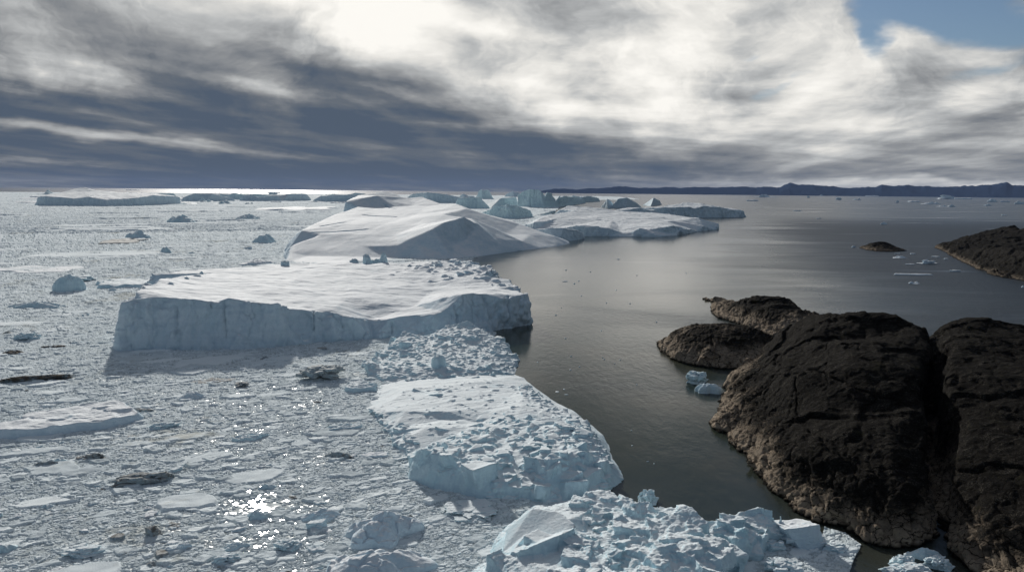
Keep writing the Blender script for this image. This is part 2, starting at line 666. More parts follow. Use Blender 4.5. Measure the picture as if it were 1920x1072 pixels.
def build_world():
    w = bpy.data.worlds.new('World')
    sc.world = w
    w.use_nodes = True
    t = NT(w.node_tree)
    tc = t.new('ShaderNodeTexCoord')
    d = tc.outputs['Generated']
    x, y, z = t.sep(d)
    yy = y.max(0.05)
    gx, gz = x / yy, z / yy             # tangent-plane direction of the seaward sky
    front = y.step(0.0, 0.45)
    # cloud layer coordinates: a flat deck overhead
    zz = z.max(0.0) + 0.055
    deck = t.comb(x / zz, y / zz, 0.0)
    va = math.radians(8.5)
    st = t.mapping(deck, rot=(0, 0, va), scale=(1, 1, 1))     # wind runs towards the horizon at 8.5 degrees
    long_ = t.mapping(st, scale=(0.62, 0.10, 1))
    n_st = t.noise(long_, 1.6, 4, 0.5, 0.35)
    n_st2 = t.noise(t.mapping(st, loc=(4.3, 1.7, 0), scale=(0.9, 0.28, 1)), 1.5, 4, 0.5, 0.5)
    n_puff = t.noise(t.mapping(st, loc=(1.3, 8.7, 0), scale=(0.85, 0.66, 1)), 1.5, 8, 0.56, 0.1)
    wrp = t.noise(t.comb(gx, gz * 2.0, 0.0), 3.2, 5, 0.6, color=True)
    wv = t.vmath('MULTIPLY', t.vmath('SUBTRACT', wrp, (0.5, 0.5, 0.5)), (0.22, 0.075, 0))
    p = t.vmath('ADD', t.comb(gx, gz, 0.0), wv)

    n_lay = t.noise(t.vmath('ADD', t.comb(gx * 0.9, gz * 22.0 + gx * 1.4, 9.0), wv), 1.0, 5, 0.55, 0.4)
    n_iso = t.noise(t.vmath('ADD', t.comb(gx, gz * 1.25 + gx * 0.1, 3.0), wv), 6.0, 10, 0.6, 0.5)

    def g(px, py):
        r = ray(px, py)
        return r[0] / r[1], r[2] / r[1]

    def blobs(lst):
        acc = None
        for px, py, sx, sy, ang, amp in lst:
            cx, cz = g(px, py)
            mp = t.mapping(p, loc=(cx, cz, 0), rot=(0, 0, math.radians(-ang)), scale=(sx / F, sy / F, 1), kind='TEXTURE')
            n = t.new('ShaderNodeTexGradient', gradient_type='SPHERICAL')
            t.put(n.inputs[0], mp)
            b = S(t.nt, n.outputs['Fac'])
            b = b * b * (3.0 - 2.0 * b) * amp
            acc = b if acc is None else acc + b
        return acc

    # (px, py, half width, half height, slope in degrees downwards to the right, amount)
    L = blobs([
        (760, -20, 620, 260, 8, 0.45), (620, 30, 260, 120, 20, 0.15), (960, 120, 380, 180, 15, 0.25),
        (1420, 110, 620, 240, -5, 0.44), (1250, 30, 320, 170, 10, 0.22), (1800, 170, 480, 170, -8, 0.25),
        (1330, 230, 520, 90, -6, 0.12), (0, 75, 460, 130, 14, 0.26),
        (250, 60, 520, 90, 17, -0.10), (560, 90, 210, 75, 15, -0.20), (1060, 60, 110, 150, 70, -0.20),
        (830, 75, 160, 70, 35, -0.22), (900, 10, 110, 55, 20, -0.25),
        (160, 240, 1050, 110, 6, -0.26), (800, 270, 900, 90, 7, -0.20), (1150, 290, 700, 60, 3, -0.20),
        (760, 180, 420, 55, 12, -0.22),
        (250, 256, 640, 20, 5, 0.50), (120, 308, 420, 12, 2, 0.25), (1480, 315, 700, 80, 0, 0.22), (480, 160, 360, 18, 12, 0.18),
        (700, 175, 340, 18, 10, 0.16), (150, 325, 1300, 50, 0, -0.20), (1200, 330, 1100, 45, 0, -0.14),
        (1750, 290, 500, 60, -4, -0.03), (1620, 352, 620, 22, 1, 0.34), (1850, 352, 300, 16, 1, 0.15),
    ])
    el = gz
    glow = blobs([(420, -400, 700, 600, 0, 0.6), (1550, -600, 1050, 500, 0, -0.85)])      # thin cloud round the sun, above the frame
    amp1 = el.step(0.0, 0.12, 0.45, 1.0)
    Lf = L + glow + 0.30 + (n_st - 0.5) * gz.step(0.07, 0.22, 1.15, 0.28) * amp1 + (n_st2 - 0.5) * gz.step(0.07, 0.25, 0.9, 0.3) * amp1 + (n_puff - 0.5) * gz.step(0.04, 0.12, 0.4, 0.75) + (n_iso - 0.5) * gz.step(0.03, 0.14, 0.25, 1.3) + gz.step(0.06, 0.15, 0.0, 0.05) + (n_lay - 0.5) * gz.step(0.05, 0.19, 1.0, 0.1)
    Lb = (n_st - 0.5) * 0.5 + 0.25 + (n_puff - 0.5) * 0.4
    Lm = Lf * front + Lb * (1.0 - front)
    cloud = t.ramp(Lm, [(0.0, (0.080, 0.108, 0.152)), (0.2, (0.135, 0.155, 0.182)), (0.42, (0.285, 0.295, 0.305)),
                        (0.62, (0.50, 0.51, 0.51)), (0.82, (0.80, 0.785, 0.745)), (1.0, (1.0, 0.975, 0.92))])
    hole_f = blobs([(1745, -5, 330, 118, 5, 1.6), (1960, 55, 280, 60, -5, 0.5), (1620, 85, 85, 62, 40, 0.95),
                    (1490, 165, 130, 26, -30, 0.6), (1860, 125, 190, 30, -12, 0.7), (1400, 115, 40, 14, 0, 0.5),
                    (1900, -500, 900, 560, 0, 1.7), (1210, 130, 60, 30, 10, 0.3), (1150,-420,350,300,0,.5)])
    hole = (hole_f + (n_puff - 0.5) * -1.1 + (n_st2 - 0.5) * -0.7).step(0.36, 0.95) * front
    hole_b = (n_puff * 0.7 + n_st * 0.3).step(0.56, 0.42) * (1.0 - front)
    sky = t.new('ShaderNodeTexSky', sky_type='NISHITA', sun_disc=False, sun_elevation=SUN_EL, sun_rotation=SUN_AZ,
                altitude=100, air_density=1.0, dust_density=0.6, ozone_density=1.5)
    skym = t.new('ShaderNodeMix', data_type='RGBA', blend_type='MULTIPLY')
    skym.inputs[0].default_value = 1
    t.put(skym.inputs[6], sky.outputs[0])
    skym.inputs[7].default_value = (0.05, 0.055, 0.062, 1)
    col = t.mix((hole + hole_b).clamp(), cloud, skym.outputs[2])
    bg = t.new('ShaderNodeBackground')
    t.put(bg.inputs[0], col)
    bg.inputs[1].default_value = 1.0
    o = t.new('ShaderNodeOutputWorld')
    t.nt.links.new(bg.outputs[0], o.inputs[0])
    w.cycles.sampling_method = 'MANUAL'
    w.cycles.sample_map_resolution = 1024


build_world()
sun_d = bpy.data.lights.new('sun', 'SUN')
sun_d.energy = 4.2
sun_d.angle = math.radians(2.2)
sun_d.color = (1.0, 0.95, 0.88)
sun = bpy.data.objects.new('sun', sun_d)
COL.objects.link(sun)
sv = Vector((math.sin(SUN_AZ) * math.cos(SUN_EL), math.cos(SUN_AZ) * math.cos(SUN_EL), math.sin(SUN_EL)))
sun.rotation_euler = (-sv).to_track_quat('-Z', 'Y').to_euler()
sun.location = (-300, 800, 500)

# ------------------------------------------------------------------ materials
M_ICE = ice_mat('glacier_ice', (0.82, 0.85, 0.87), (0.64, 0.75, 0.82), 1.0, 0.2)
M_FAR = ice_mat('distant_glacier_ice', (0.82, 0.85, 0.87), (0.68, 0.80, 0.86), 0.35, 0.15, bump=0.5)
M_CYAN = ice_mat('backlit_pale_ice_wall', (0.82, 0.87, 0.88), (0.72, 0.90, 0.93), 0.35, 0.0, bump=0.4)  # light through the ice is put into the pale colour of steep faces
M_RUB = ice_mat('broken_ice', (0.79, 0.85, 0.875), (0.62, 0.78, 0.84), 2.2, 0.7, bump=0.4)
M_DIRT = ice_mat('dirty_ice', (0.42, 0.43, 0.42), (0.30, 0.33, 0.34), 2.0, 0.2, dirt=0.5, bump=0.4)
M_GREY = ice_mat('grey_brash_block', (0.50, 0.53, 0.53), (0.36, 0.40, 0.41), 2.0, 0.3, dirt=0.25, bump=0.4)
M_BLACK = ice_mat('debris_covered_ice', (0.09, 0.085, 0.075), (0.05, 0.05, 0.048), 2.0, 0.0, dirt=0.9, bump=0.5)
M_ROCK = rock_mat()
M_ROCK_FAR = rock_mat('weathered_far_rock', 0.5, 7.0, .35, .45)


def water_mat():
    m, t = material('sea_water')
    geo = t.new('ShaderNodeNewGeometry')
    pos = geo.outputs['Position']
    rot = t.mapping(pos, rot=(0, 0, math.radians(-28)), scale=(1, 0.45, 1))
    big = t.noise(t.mapping(pos, rot=(0, 0, math.radians(25)), scale=(0.28, 1, 1)), 0.006, 5, 0.6, 0.8)
    slick = big.step(0.56, 0.68)
    gust = t.noise(pos, 0.0022, 4, 0.6)
    x, y, z = t.sep(pos)
    # the wind reaches the water outside the headland; the channel between ice and rock lies sheltered
    wind = (x - y * 0.30 + (gust - 0.5) * 300 + (big - 0.5) * 420).step(-120.0, 260.0) * (1.0 - y.step(1900, 3600) * 0.75)
    calm = (y + (gust - .5) * 120).step(520, 300)
    h = t.noise(rot, 0.9, 4, 0.62, 0.3) * 0.22 + t.noise(rot, 0.22, 3, 0.5, 0.4) * 0.5
    strg = (wind * 2.5 + 0.13 + gust.step(0.35, 0.7) * 0.28) * (1.0 - slick * 0.6) * (1.0 - calm * 0.55)
    rough = (0.12 + wind * 0.36 + y.step(1200, 4000) * 0.10) * (1.0 - slick * 0.45)
    silt = t.mix(t.noise(pos, 0.012, 4, 0.6).step(0.4, 0.7), (0.022, 0.031, 0.022), (0.058, 0.057, 0.040))
    col = t.mix((wind + y.step(900, 2500)).clamp(), silt, (0.010, 0.018, 0.025))
    t.principled(col, rough, t.bump(h, 0.9, strg), spec=0.5, ior=1.33)
    return m


sea_v = np.array([(-64000, -4000, 0), (64000, -4000, 0), (64000, 64000, 0), (-64000, 64000, 0)], float)
link('sea', mesh_from('sea', sea_v, [(0, 1, 2, 3)], False), water_mat(), kind='structure')
# ------------------------------------------------------------------ brash ice: a floating crust of broken pieces
def brash_mat():
    m, t = material('brash_ice')
    at = t.new('ShaderNodeAttribute', attribute_name='chunk')
    ch = S(t.nt, at.outputs['Fac'])
    at2 = t.new('ShaderNodeAttribute', attribute_name='shade')
    rn = S(t.nt, at2.outputs['Fac'])
    geo = t.new('ShaderNodeNewGeometry')
    pos = geo.outputs['Position']
    n1 = t.noise(pos, 0.012, 4, 0.6)
    n2 = t.noise(pos, 1.5, 4, 0.65)
    n3 = t.noise(pos, 0.15, 4, 0.6)
    slush = t.mix((n3 + (n2 - .5) * .6).step(0.35, 0.65), (0.33, 0.375, 0.39), (0.54, 0.60, 0.62))
    top = t.ramp(rn * 0.75 + n2 * 0.3, [(0.1, (0.48, 0.54, 0.56)), (0.45, (0.64, 0.71, 0.74)), (0.7, (0.74, 0.81, 0.84)), (0.9, (0.84, 0.90, 0.92))])
    col = t.mix(ch, slush, top)
    pat = t.noise(t.mapping(pos, rot=(0, 0, -0.4), scale=(0.5, 1, 1)), 0.022, 5, 0.6).step(0.4, 0.62)
    col = t.mix(pat * 0.3, col, t.mix(0.5, col, (0.30, 0.38, 0.44)))
    silt = (n1 + (n3 - 0.5) * 0.45).step(0.60, 0.72)
    v = t.new('ShaderNodeMix', data_type='RGBA', blend_type='MULTIPLY')
    t.put(v.inputs[0], silt * 0.55)
    t.put(v.inputs[6], col)
    v.inputs[7].default_value = (0.62, 0.56, 0.46, 1)
    wet = t.sep(pos)[1].step(520, 300) * t.sep(geo.outputs['Normal'])[2].step(0.9982, 0.99985) * ch.step(0.03, 0.0) * (t.noise(pos, 0.05, 4, 0.6) + (n3 - 0.5) * 0.3).step(0.40, 0.54)
    rough = wet * -0.74 + 0.88
    h = t.noise(pos, 3.0, 4, 0.65)
    pr = t.principled(v.outputs[2], rough, t.bump(h, 0.25, ch * 0.9), spec=0.5, ior=1.33)
    t.put(pr.inputs['Specular IOR Level'], wet * 0.48 + 0.02)
    return m


POOL = Z(503, 948)


def chunk_layers(x, y, far):
    """height, top-ness and tint of the crust at world x, y"""
    a = math.radians(24)
    wx = x + 1.2 * pn(np.stack([x / 4, y / 4, x * 0], 1), 3)
    wy = y + 1.2 * pn(np.stack([x / 4, y / 4, x * 0 + 5], 1), 4)
    u = wx * math.cos(a) + wy * math.sin(a)
    w = -wx * math.sin(a) + wy * math.cos(a)
    h = np.full(x.shape, 0.02)
    ch = np.zeros(x.shape)
    sh = np.full(x.shape, 0.3)
    dens = fbm(np.stack([x / 60, y / 60, x * 0], 1), 3, 9) * 0.9
    for k, (s, asp, pr, hh, tilt, edge) in enumerate(((0.75, 1.3, .88, .21, .29, .32), (1.7, 1.4, .60, .38, .29, .26), (3.8, 1.6, .22, .66, .22, .16),
                                            (9, 1.9, .07, .80, .10, .12), (24, 2.2, .02, .9, .03, .09), (80, 2.6, .03, 1.6, .02, .08))):
        if k == 5:
            hk = hh
        f1, f2, cr, ox, oy = worley2(u / (s * asp), w / s, 50 + k)
        prob = pr * (1 + 0.8 * dens)
        if k >= 2:
            prob = prob * np.clip(0.6 + far / 700, .7, 3.4)
            hh = hh * np.clip(far / 650, 1, 2.6)
        pool = np.hypot((x - POOL[0]) / 1.6, y - POOL[1])
        prob = prob * (1 - 0.97 * (1 - sst(1.2, 3.4, pool)) - 0.4 * (1 - sst(4, 16, pool)))
        on = cr < prob
        r = (cr * 7919.0) % 1.0
        r2 = (cr * 104729.0) % 1.0
        bump_ = 0.5 + 0.5 * pn(np.stack([x / (s * .45), y / (s * .45), x * 0 + k], 1), 80 + k)
        prof = sst(0.02, edge + 0.02, f2 - f1)
        hk = prof * (hh * (0.45 + 0.9 * r) * (0.6 + 0.8 * bump_) + tilt * s * (ox * (r - .5) + oy * (r2 - .5)))
        hk = np.where(on, hk, 0)
        up = hk > h
        h = np.where(up, hk, h)
        c = np.where(on, sst(0.02, 0.10, hk), 0)
        ch = np.maximum(ch, c)
        sh = np.where(up & on, 0.1 + 0.8 * r2 + 0.08 * k, sh)
    return h, ch, sh


def build_brash():
    poly = [Z(*q)[:2] for q in ((-900, 347.5), (120, 353.5), (420, 357), (700, 361), (900, 363), (1120, 367), (1180, 370.5), (1200, 374), (1160, 375), (1060, 376), (1040, 400), (960, 440), (880, 492),
                                (900, 560), (930, 640), (940, 700), (1000, 780), (1090, 860), (1120, 925), (1180, 965),
                                (1300, 1000), (1430, 1010), (1475, 990), (1540, 1000), (1545, 985), (1588, 996), (1612, 1020), (1603, 1050), (1590, 1090), (1560, 1200), (1400, 1900), (-1500, 1900))]
    NA, NR = 1600, 1250
    th = np.linspace(math.radians(-44), math.radians(30), NA)
    dep = np.concatenate([np.linspace(math.radians(31), math.radians(3.0), int(NR * .76), endpoint=False),
                          np.linspace(math.radians(3.0), math.radians(0.36), NR - int(NR * .76))])
    rr = H / np.tan(dep)
    TH, RR = np.meshgrid(th, rr)
    x, y = (RR * np.sin(TH)).ravel(), (RR * np.cos(TH)).ravel()
    jx = 10 * pn(np.stack([x / 18, y / 18, x * 0], 1), 1) * np.clip(RR.ravel() / 500, .5, 3)
    jy = 10 * pn(np.stack([x / 18, y / 18, x * 0 + 9], 1), 2) * np.clip(RR.ravel() / 500, .5, 3)
    inside = in_poly(x + jx * .5, y + jy * .5, poly)
    idx = np.where(inside)[0]
    h, ch, sh = chunk_layers(x[idx], y[idx], RR.ravel()[idx])
    # pressure: the crust heaves slightly over long distances
    h = h + 0.03 + 0.0 * h
    z = np.zeros(x.shape)
    z[idx] = h
    C = np.zeros(x.shape)
    C[idx] = ch
    SH = np.zeros(x.shape)
    SH[idx] = sh
    I = np.arange(NA * NR).reshape(NR, NA)
    q = np.stack([I[:-1, :-1], I[:-1, 1:], I[1:, 1:], I[1:, :-1]], -1).reshape(-1, 4)
    q = q[inside[q].sum(1) >= 3]
    used = np.unique(q)
    remap = np.full(NA * NR, -1)
    remap[used] = np.arange(len(used))
    co = np.stack([x, y, z], 1)[used]
    co[~inside[used], 2] = -0.3
    me = mesh_from('brash_ice', co, remap[q][:, ::-1], False)
    for nm, arr in (('chunk', C), ('shade', SH)):
        a = me.attributes.new(nm, 'FLOAT', 'POINT')
        a.data.foreach_set('value', arr[used].astype(np.float32))
    # faces wound so that they look up
    nrm = np.empty(len(me.polygons) * 3, dtype=np.float32)
    me.polygons.foreach_get('normal', nrm)
    if nrm.reshape(-1, 3)[:, 2].mean() < 0:
        me.flip_normals()
    link('brash_ice', me, brash_mat(), kind='stuff')


build_brash()

# ------------------------------------------------------------------ the icebergs
# the great snow-sloped berg
F_ = [B(746, 484), B(800, 486), B(850, 485), B(905, 480), B(947, 474), B(985, 469), B(1013, 466), B(1045, 462), B(1068, 457)]
bk = [Z(1066, 452, 3), BK(R(1040, 440, 1560), 40), BK(R(1000, 428, 1600), 60), BK(R(955, 408, 1650), 60), BK(R(893, 400, 1650), 80), BK(R(868, 384, 1640), 80),
      BK(R(792, 369, 1740), 90), BK(R(717, 358, 1850), 90), BK(R(662, 367, 1730), 60), BK(R(625, 397, 1560), 30), B(545, 445), B(530, 478), B(536, 492), B(620, 497), B(700, 492)]
sp = [R(871, 406, 1235), R(833, 417, 1212), R(812, 430, 1190), R(781, 455, 1168), R(757, 475, 1142),      # 0-4 the edge of the shaded facet
      R(892, 417, 1290), R(917, 434, 1300), R(942, 449, 1290),                                             # 5-7 right edge
      R(632, 400, 1490), R(566, 431, 1270), R(550, 458, 1195), R(543, 473, 1155),                          # 8-11 left shoulder
      R(717, 358, 1780), R(742, 363, 1780), R(671, 366, 1700), R(650, 378, 1620),                          # 12-15 summit
      R(708, 366, 1640), R(676, 372, 1630), R(735, 376, 1640), R(700, 389, 1600), R(670, 387, 1590), R(740, 388, 1600), R(765, 387, 1610),  # 16-22
      R(769, 371, 1700), R(792, 369, 1700), R(829, 382, 1600), R(854, 381, 1580), R(874, 391, 1480),       # 23-27 second hump
      R(775, 386, 1620), R(800, 387, 1600), R(835, 391, 1500), R(765, 376, 1730),
      R(700, 402, 1480), R(780, 402, 1460), R(830, 402, 1380), R(650, 420, 1335), R(720, 420, 1330), R(790, 420, 1290), R(600, 440, 1250), R(670, 440, 1250), R(740, 440, 1240), R(600, 465, 1180), R(680, 462, 1185), R(745, 460, 1175), R(580, 480, 1145), R(680, 482, 1135),
      R(955, 412, 1560), R(973, 420, 1500), R(1000, 432, 1470), R(950, 440, 1400), R(992, 441, 1420), R(1018, 441, 1450), R(1042, 443, 1480),
      R(915, 405, 1580), R(1058, 451, 1490), R(885, 409, 1330), R(885, 440, 1235), R(850, 455, 1200), R(940, 460, 1262), R(980, 452, 1345)]
rd = [(0, 1), (1, 2), (2, 3), (3, 4), (0, 5), (5, 6), (6, 7), (23, 24), (24, 25), (25, 26), (26, 27), (28, 29), (29, 30), (19, 20), (19, 21), (16, 17), (16, 18)]
berg('iceberg', M_ICE, F_ + bk, sp, rd, voxel=2.0, seed=3, amp=1.3, soften=7, streak=75, wave=1.8, drift=.35,
     cracks=[(R(680, 403, 1475), R(745, 407, 1430), 1.6, 3.5, 5), (R(585, 436, 1258), R(690, 430, 1290), 1.6, 3.5, 5), (R(600, 425, 1310), R(650, 415, 1360), 1.4, 2.5, 5), (R(720, 385, 1610), R(745, 392, 1560), 1.5, 3, 5)],
     label='biggest iceberg, long snowy slope ending in a shaded triangular cliff above dark water')

# the long flat-topped berg across the middle
ft = [(208, 600, 3), (225, 565, 9), (250, 532, 16)]
F_ = [B(208, 606), B(215, 659), B(255, 659), B(300, 657), B(350, 657), B(400, 655), B(455, 655), B(500, 652), B(545, 650), B(590, 645), B(640, 640), B(700, 636), B(770, 634), B(830, 632), B(880, 628), B(930, 621), B(965, 615), B(991, 608),
      BK(R(985, 565, 620), 0), BK(R(972, 531, 660), 8), BK(R(945, 505, 720), 10), BK(R(925, 492, 780), 12), BK(R(900, 485, 840), 20), BK(R(850, 482, 830), 25), BK(R(760, 482, 830), 25), BK(R(660, 488, 815), 25),
      BK(R(540, 489, 810), 25), BK(R(450, 497, 790), 25), BK(R(400, 499, 780), 15), BK(R(350, 503, 770), 15), BK(R(283, 508, 750), 15), BK(R(262, 520, 680), 10), BK(R(245, 535, 590), 4)]
sp = [T(222, 640, 657, 19), T(235, 590, 657, 12), T(266, 560, 657, 16), T(292, 557, 657, 9), T(303, 575, 657, 9), T(316, 557, 657, 14), T(350, 560, 657, 7), T(400, 564, 655, 19), T(414, 570, 655, 9), T(430, 563, 655, 9), T(470, 568, 654, 14),
      T(510, 569, 652, 7), T(545, 579, 651, 19), T(588, 583, 646, 9), T(620, 585, 643, 14), T(658, 594, 640, 7), T(690, 598, 638, 19), T(730, 594, 636, 9), T(769, 590, 634, 14), T(800, 590, 633, 9),
      T(829, 588, 632, 9), T(850, 570, 632, 14), T(869, 550, 630, 16), T(903, 551, 625, 14), T(925, 556, 622, 9), T(947, 560, 620, 7), T(985, 550, 609, 5, 978),
      R(262, 536, 570), R(253, 545, 555), R(232, 565, 530), R(218, 600, 505), R(300, 522, 640), R(290, 535, 605), R(400, 510, 720), R(460, 510, 720), R(360, 535, 620), R(450, 545, 590), R(560, 550, 590),
      R(560, 520, 680), R(650, 560, 580), R(740, 560, 590), R(700, 520, 690), R(700, 495, 780), R(780, 490, 790), R(850, 490, 790), R(895, 490, 800), R(926, 501, 735), R(955, 524, 680), R(966, 535, 655),
      R(820, 520, 700), R(900, 520, 690), R(800, 550, 625), R(860, 535, 650), R(810, 541, 640), R(780, 575, 570), R(540, 493, 790), R(630, 493, 790), R(455, 501, 770), R(345, 508, 745), R(290, 513, 720), R(972, 545, 615), R(930, 540, 630),
      R(812, 536, 665), R(845, 530, 670)]


def t_extra(tin):
    rng = RNG(5)
    out = []
    for px, py, rr_, n, s in ((905, 489, 40, 110, 8), (850, 497, 55, 90, 4.5), (945, 515, 30, 50, 7), (880, 505, 50, 80, 5), (960, 534, 12, 10, 5), (320, 512, 30, 12, 6), (280, 545, 20, 10, 4)):
        c = R(px, py, 0.1 + {905: 790, 850: 765, 945: 700, 880: 740, 960: 655, 320: 700, 280: 590}[px])
        for _ in range(n):
            x, y = c[0] + rng.normal() * rr_ * .5, c[1] + rng.normal() * rr_ * .7
            z = float(tin.height(x, y))
            if z > 4:
                out.append(block(rng, (x, y, z - .3), s * rng.uniform(.3, 1), .8))
    return out


def cr(px, top, bot, r0_, r1_, w=0.8, d=6.0, zlo=4):
    a, b = Z(px, bot), R(px, top, math.hypot(*Z(px, bot)[:2]) + 30)
    a = np.array(a[:2])
    u = a / np.linalg.norm(a)
    return (a - u * 12, a + u * r1_, w, d, zlo)


berg('iceberg', M_ICE, F_, sp, voxel=0.95, seed=11, amp=1.9, soften=2, streak=12, drift=.45, extra=t_extra,
     cracks=[cr(590, 583, 646, 0, 15, .55, 4, 9), cr(424, 575, 655, 0, 10, .5, 3, 8), cr(953, 560, 618, 0, 12, .6, 4, 3), cr(858, 585, 630, 0, 8, .8, 3, 2), cr(735, 595, 636, 0, 8, .5, 2.5, 3), cr(330, 560, 657, 0, 8, .5, 2, 6)],
     label='long flat-topped iceberg with a shaded cracked cliff facing the brash ice')

# rubble mound
F_ = [B(681, 684), B(691, 708), B(721, 719), B(780, 724), B(850, 724), B(920, 718), B(966, 702), B(972, 688), B(977, 674), B(962, 664), B(955, 645), BK(R(930, 628, 500), 8), BK(R(897, 611, 500), 14), BK(R(850, 606, 500), 14),
      BK(R(800, 626, 490), 12), BK(R(759, 621, 490), 12), BK(R(730, 624, 480), 8), BK(R(712, 645, 470), 4), BK(R(692, 668, 440), 4)]
sp = [T(690, 676, 700, 5), T(735, 628, 690, 60), T(759, 624, 690, 62), T(800, 630, 690, 66), T(838, 611, 690, 72), T(878, 600, 690, 76), T(897, 613, 690, 70), T(928, 631, 690, 62), T(948, 645, 690, 50), T(958, 662, 690, 30),
      T(720, 690, 715, 14), T(780, 690, 720, 18), T(850, 690, 722, 20), T(920, 690, 715, 12), T(800, 655, 700, 38), T(860, 645, 700, 45), T(910, 655, 700, 36), T(720, 655, 690, 38), T(969, 676, 690, 8)]
reg = [F_[i] for i in range(len(F_))]
berg('iceberg', M_RUB, F_, sp, voxel=0.5, seed=23, amp=0.5, style='rubble', soften=1, streak=60,
     blocks=[(reg, 1100, 0.8, 3.4, 7, 0.15, 2.4, .9), (reg, 90, 3, 7.0, 8, 0.3, 2, .8)],
     label='steep mound of crushed bluish ice between the flat-topped iceberg and the rubbly floe')

# the near low berg of snow and fallen blocks
F_ = [B(682, 764), B(704, 788), B(735, 818), B(742, 846), B(763, 858), B(765, 900), B(807, 917), B(859, 924), B(893, 935), B(945, 938), B(990, 938), B(1031, 945), B(1083, 938), B(1135, 922), B(1171, 899),
      B(1166, 882), B(1146, 850), B(1132, 817), B(1110, 795), B(1079, 772), B(1045, 755), B(1027, 743), B(1006, 729), B(982, 708), BK(R(966, 703, 410), 5), BK(R(910, 702, 415), 8), BK(R(842, 708, 415), 8), BK(R(755, 716, 405), 8), BK(R(714, 727, 392), 3), B(700, 742)]
sp = [T(690, 758, 764, 6), T(706, 775, 788, 4), T(737, 806, 820, 4), T(748, 830, 846, 4), T(772, 852, 865, 5), T(778, 862, 900, 6), T(803, 866, 915, 6), T(826, 845, 919, 8), T(852, 872, 923, 6), T(880, 880, 932, 6), T(905, 873, 936, 9),
      T(925, 890, 937, 6), T(950, 900, 938, 8), T(975, 892, 938, 10), T(1000, 880, 938, 12), T(1040, 860, 943, 14), T(1080, 843, 938, 20), T(1100, 858, 934, 18), T(1125, 862, 924, 16), T(1145, 880, 915, 8), T(1060, 915, 942, 6), T(1100, 900, 932, 8),
      T(1160, 893, 903, 3), T(1010, 915, 941, 4), Z(1090, 790, 3.5), Z(1060, 775, 4.5), Z(1020, 760, 5), Z(1120, 820, 3), Z(980, 725, 4), Z(1140, 858, 1.6), Z(1085, 800, 8), Z(1105, 825, 8), Z(1120, 845, 6),
      Z(760, 730, 4), Z(850, 720, 5), Z(920, 715, 5), Z(760, 770, 5), Z(840, 770, 6), Z(920, 770, 6), Z(980, 760, 7), Z(800, 800, 5), Z(880, 800, 5), Z(960, 800, 7), Z(1020, 800, 9), Z(740, 750, 3.5), Z(860, 840, 6.5), Z(940, 850, 7), Z(1000, 840, 8),
      Z(830, 785, 3.6), Z(900, 790, 4.2)]
mid = [Z(x_, y_, 6) for x_, y_ in ((900, 790), (1080, 780), (1150, 860), (1150, 895), (1060, 925), (960, 915), (860, 890), (790, 870), (770, 830), (850, 810))]
edge = [Z(x_, y_, 4) for x_, y_ in ((690, 750), (760, 795), (800, 850), (770, 850), (735, 815), (700, 780))]
rear = [Z(x_, y_, 5) for x_, y_ in ((700, 760), (760, 725), (900, 708), (985, 718), (1060, 780), (940, 800), (800, 815))]
rim = [Z(x_, y_, 5) for x_, y_ in ((990, 715), (1100, 790), (1150, 870), (1120, 870), (1060, 800), (960, 730))]


def n_extra(tin):
    rng = RNG(77)
    out = []
    # the large upright slabs along the near edge, the slab in the middle
    for px, py, z0, s, fl in ((838, 868, 7, 7, .9), (795, 862, 6, 6.5, .8), (776, 850, 5, 4, .9), (860, 850, 6, 4.5, .8), (905, 884, 7, 8, .95), (1000, 862, 9, 7, .9), (945, 880, 8, 5.5, .9), (1075, 865, 11, 9, .9), (1105, 855, 10, 7, .8), (935, 826, 7, 8, .35), (1125, 868, 6, 5, .9),
                              (1052, 820, 10, 4, .8), (1035, 822, 9, 5, .8), (990, 905, 4, 6, .9), (970, 905, 4, 7, .7), (1020, 850, 9, 5, .8), (1080, 775, 5, 4.5, .9), (1092, 792, 6, 4.5, .9), (955, 776, 7, 4, .6)):
        x, y, _ = Z(px, py, z0)
        z = float(tin.height(x, y))
        out.append(block(rng, (x, y, max(z, 1) - s * .12), s, fl))
    return out


berg('iceberg', M_RUB, F_, sp, voxel=0.36, seed=31, amp=0.55, soften=2, streak=25, wave=0.75, drift=.8, extra=n_extra,
     blocks=[(mid, 900, 0.6, 3.2, 3, .1, 2.4, .85), (mid, 120, 2.6, 6.0, 4, .15, 1.6, .8), (edge, 160, 0.7, 3.0, 5, .2, 2, .8), (rim, 400, .6, 3.2, 6, .15, 2, .8), (rear, 520, .5, 1.9, 9, .25, 2.2, .75), (rear, 26, 2.5, 5.5, 10, .3, 1.5, .45)],
     label='wide low iceberg of smooth snow behind and fallen ice blocks in front')

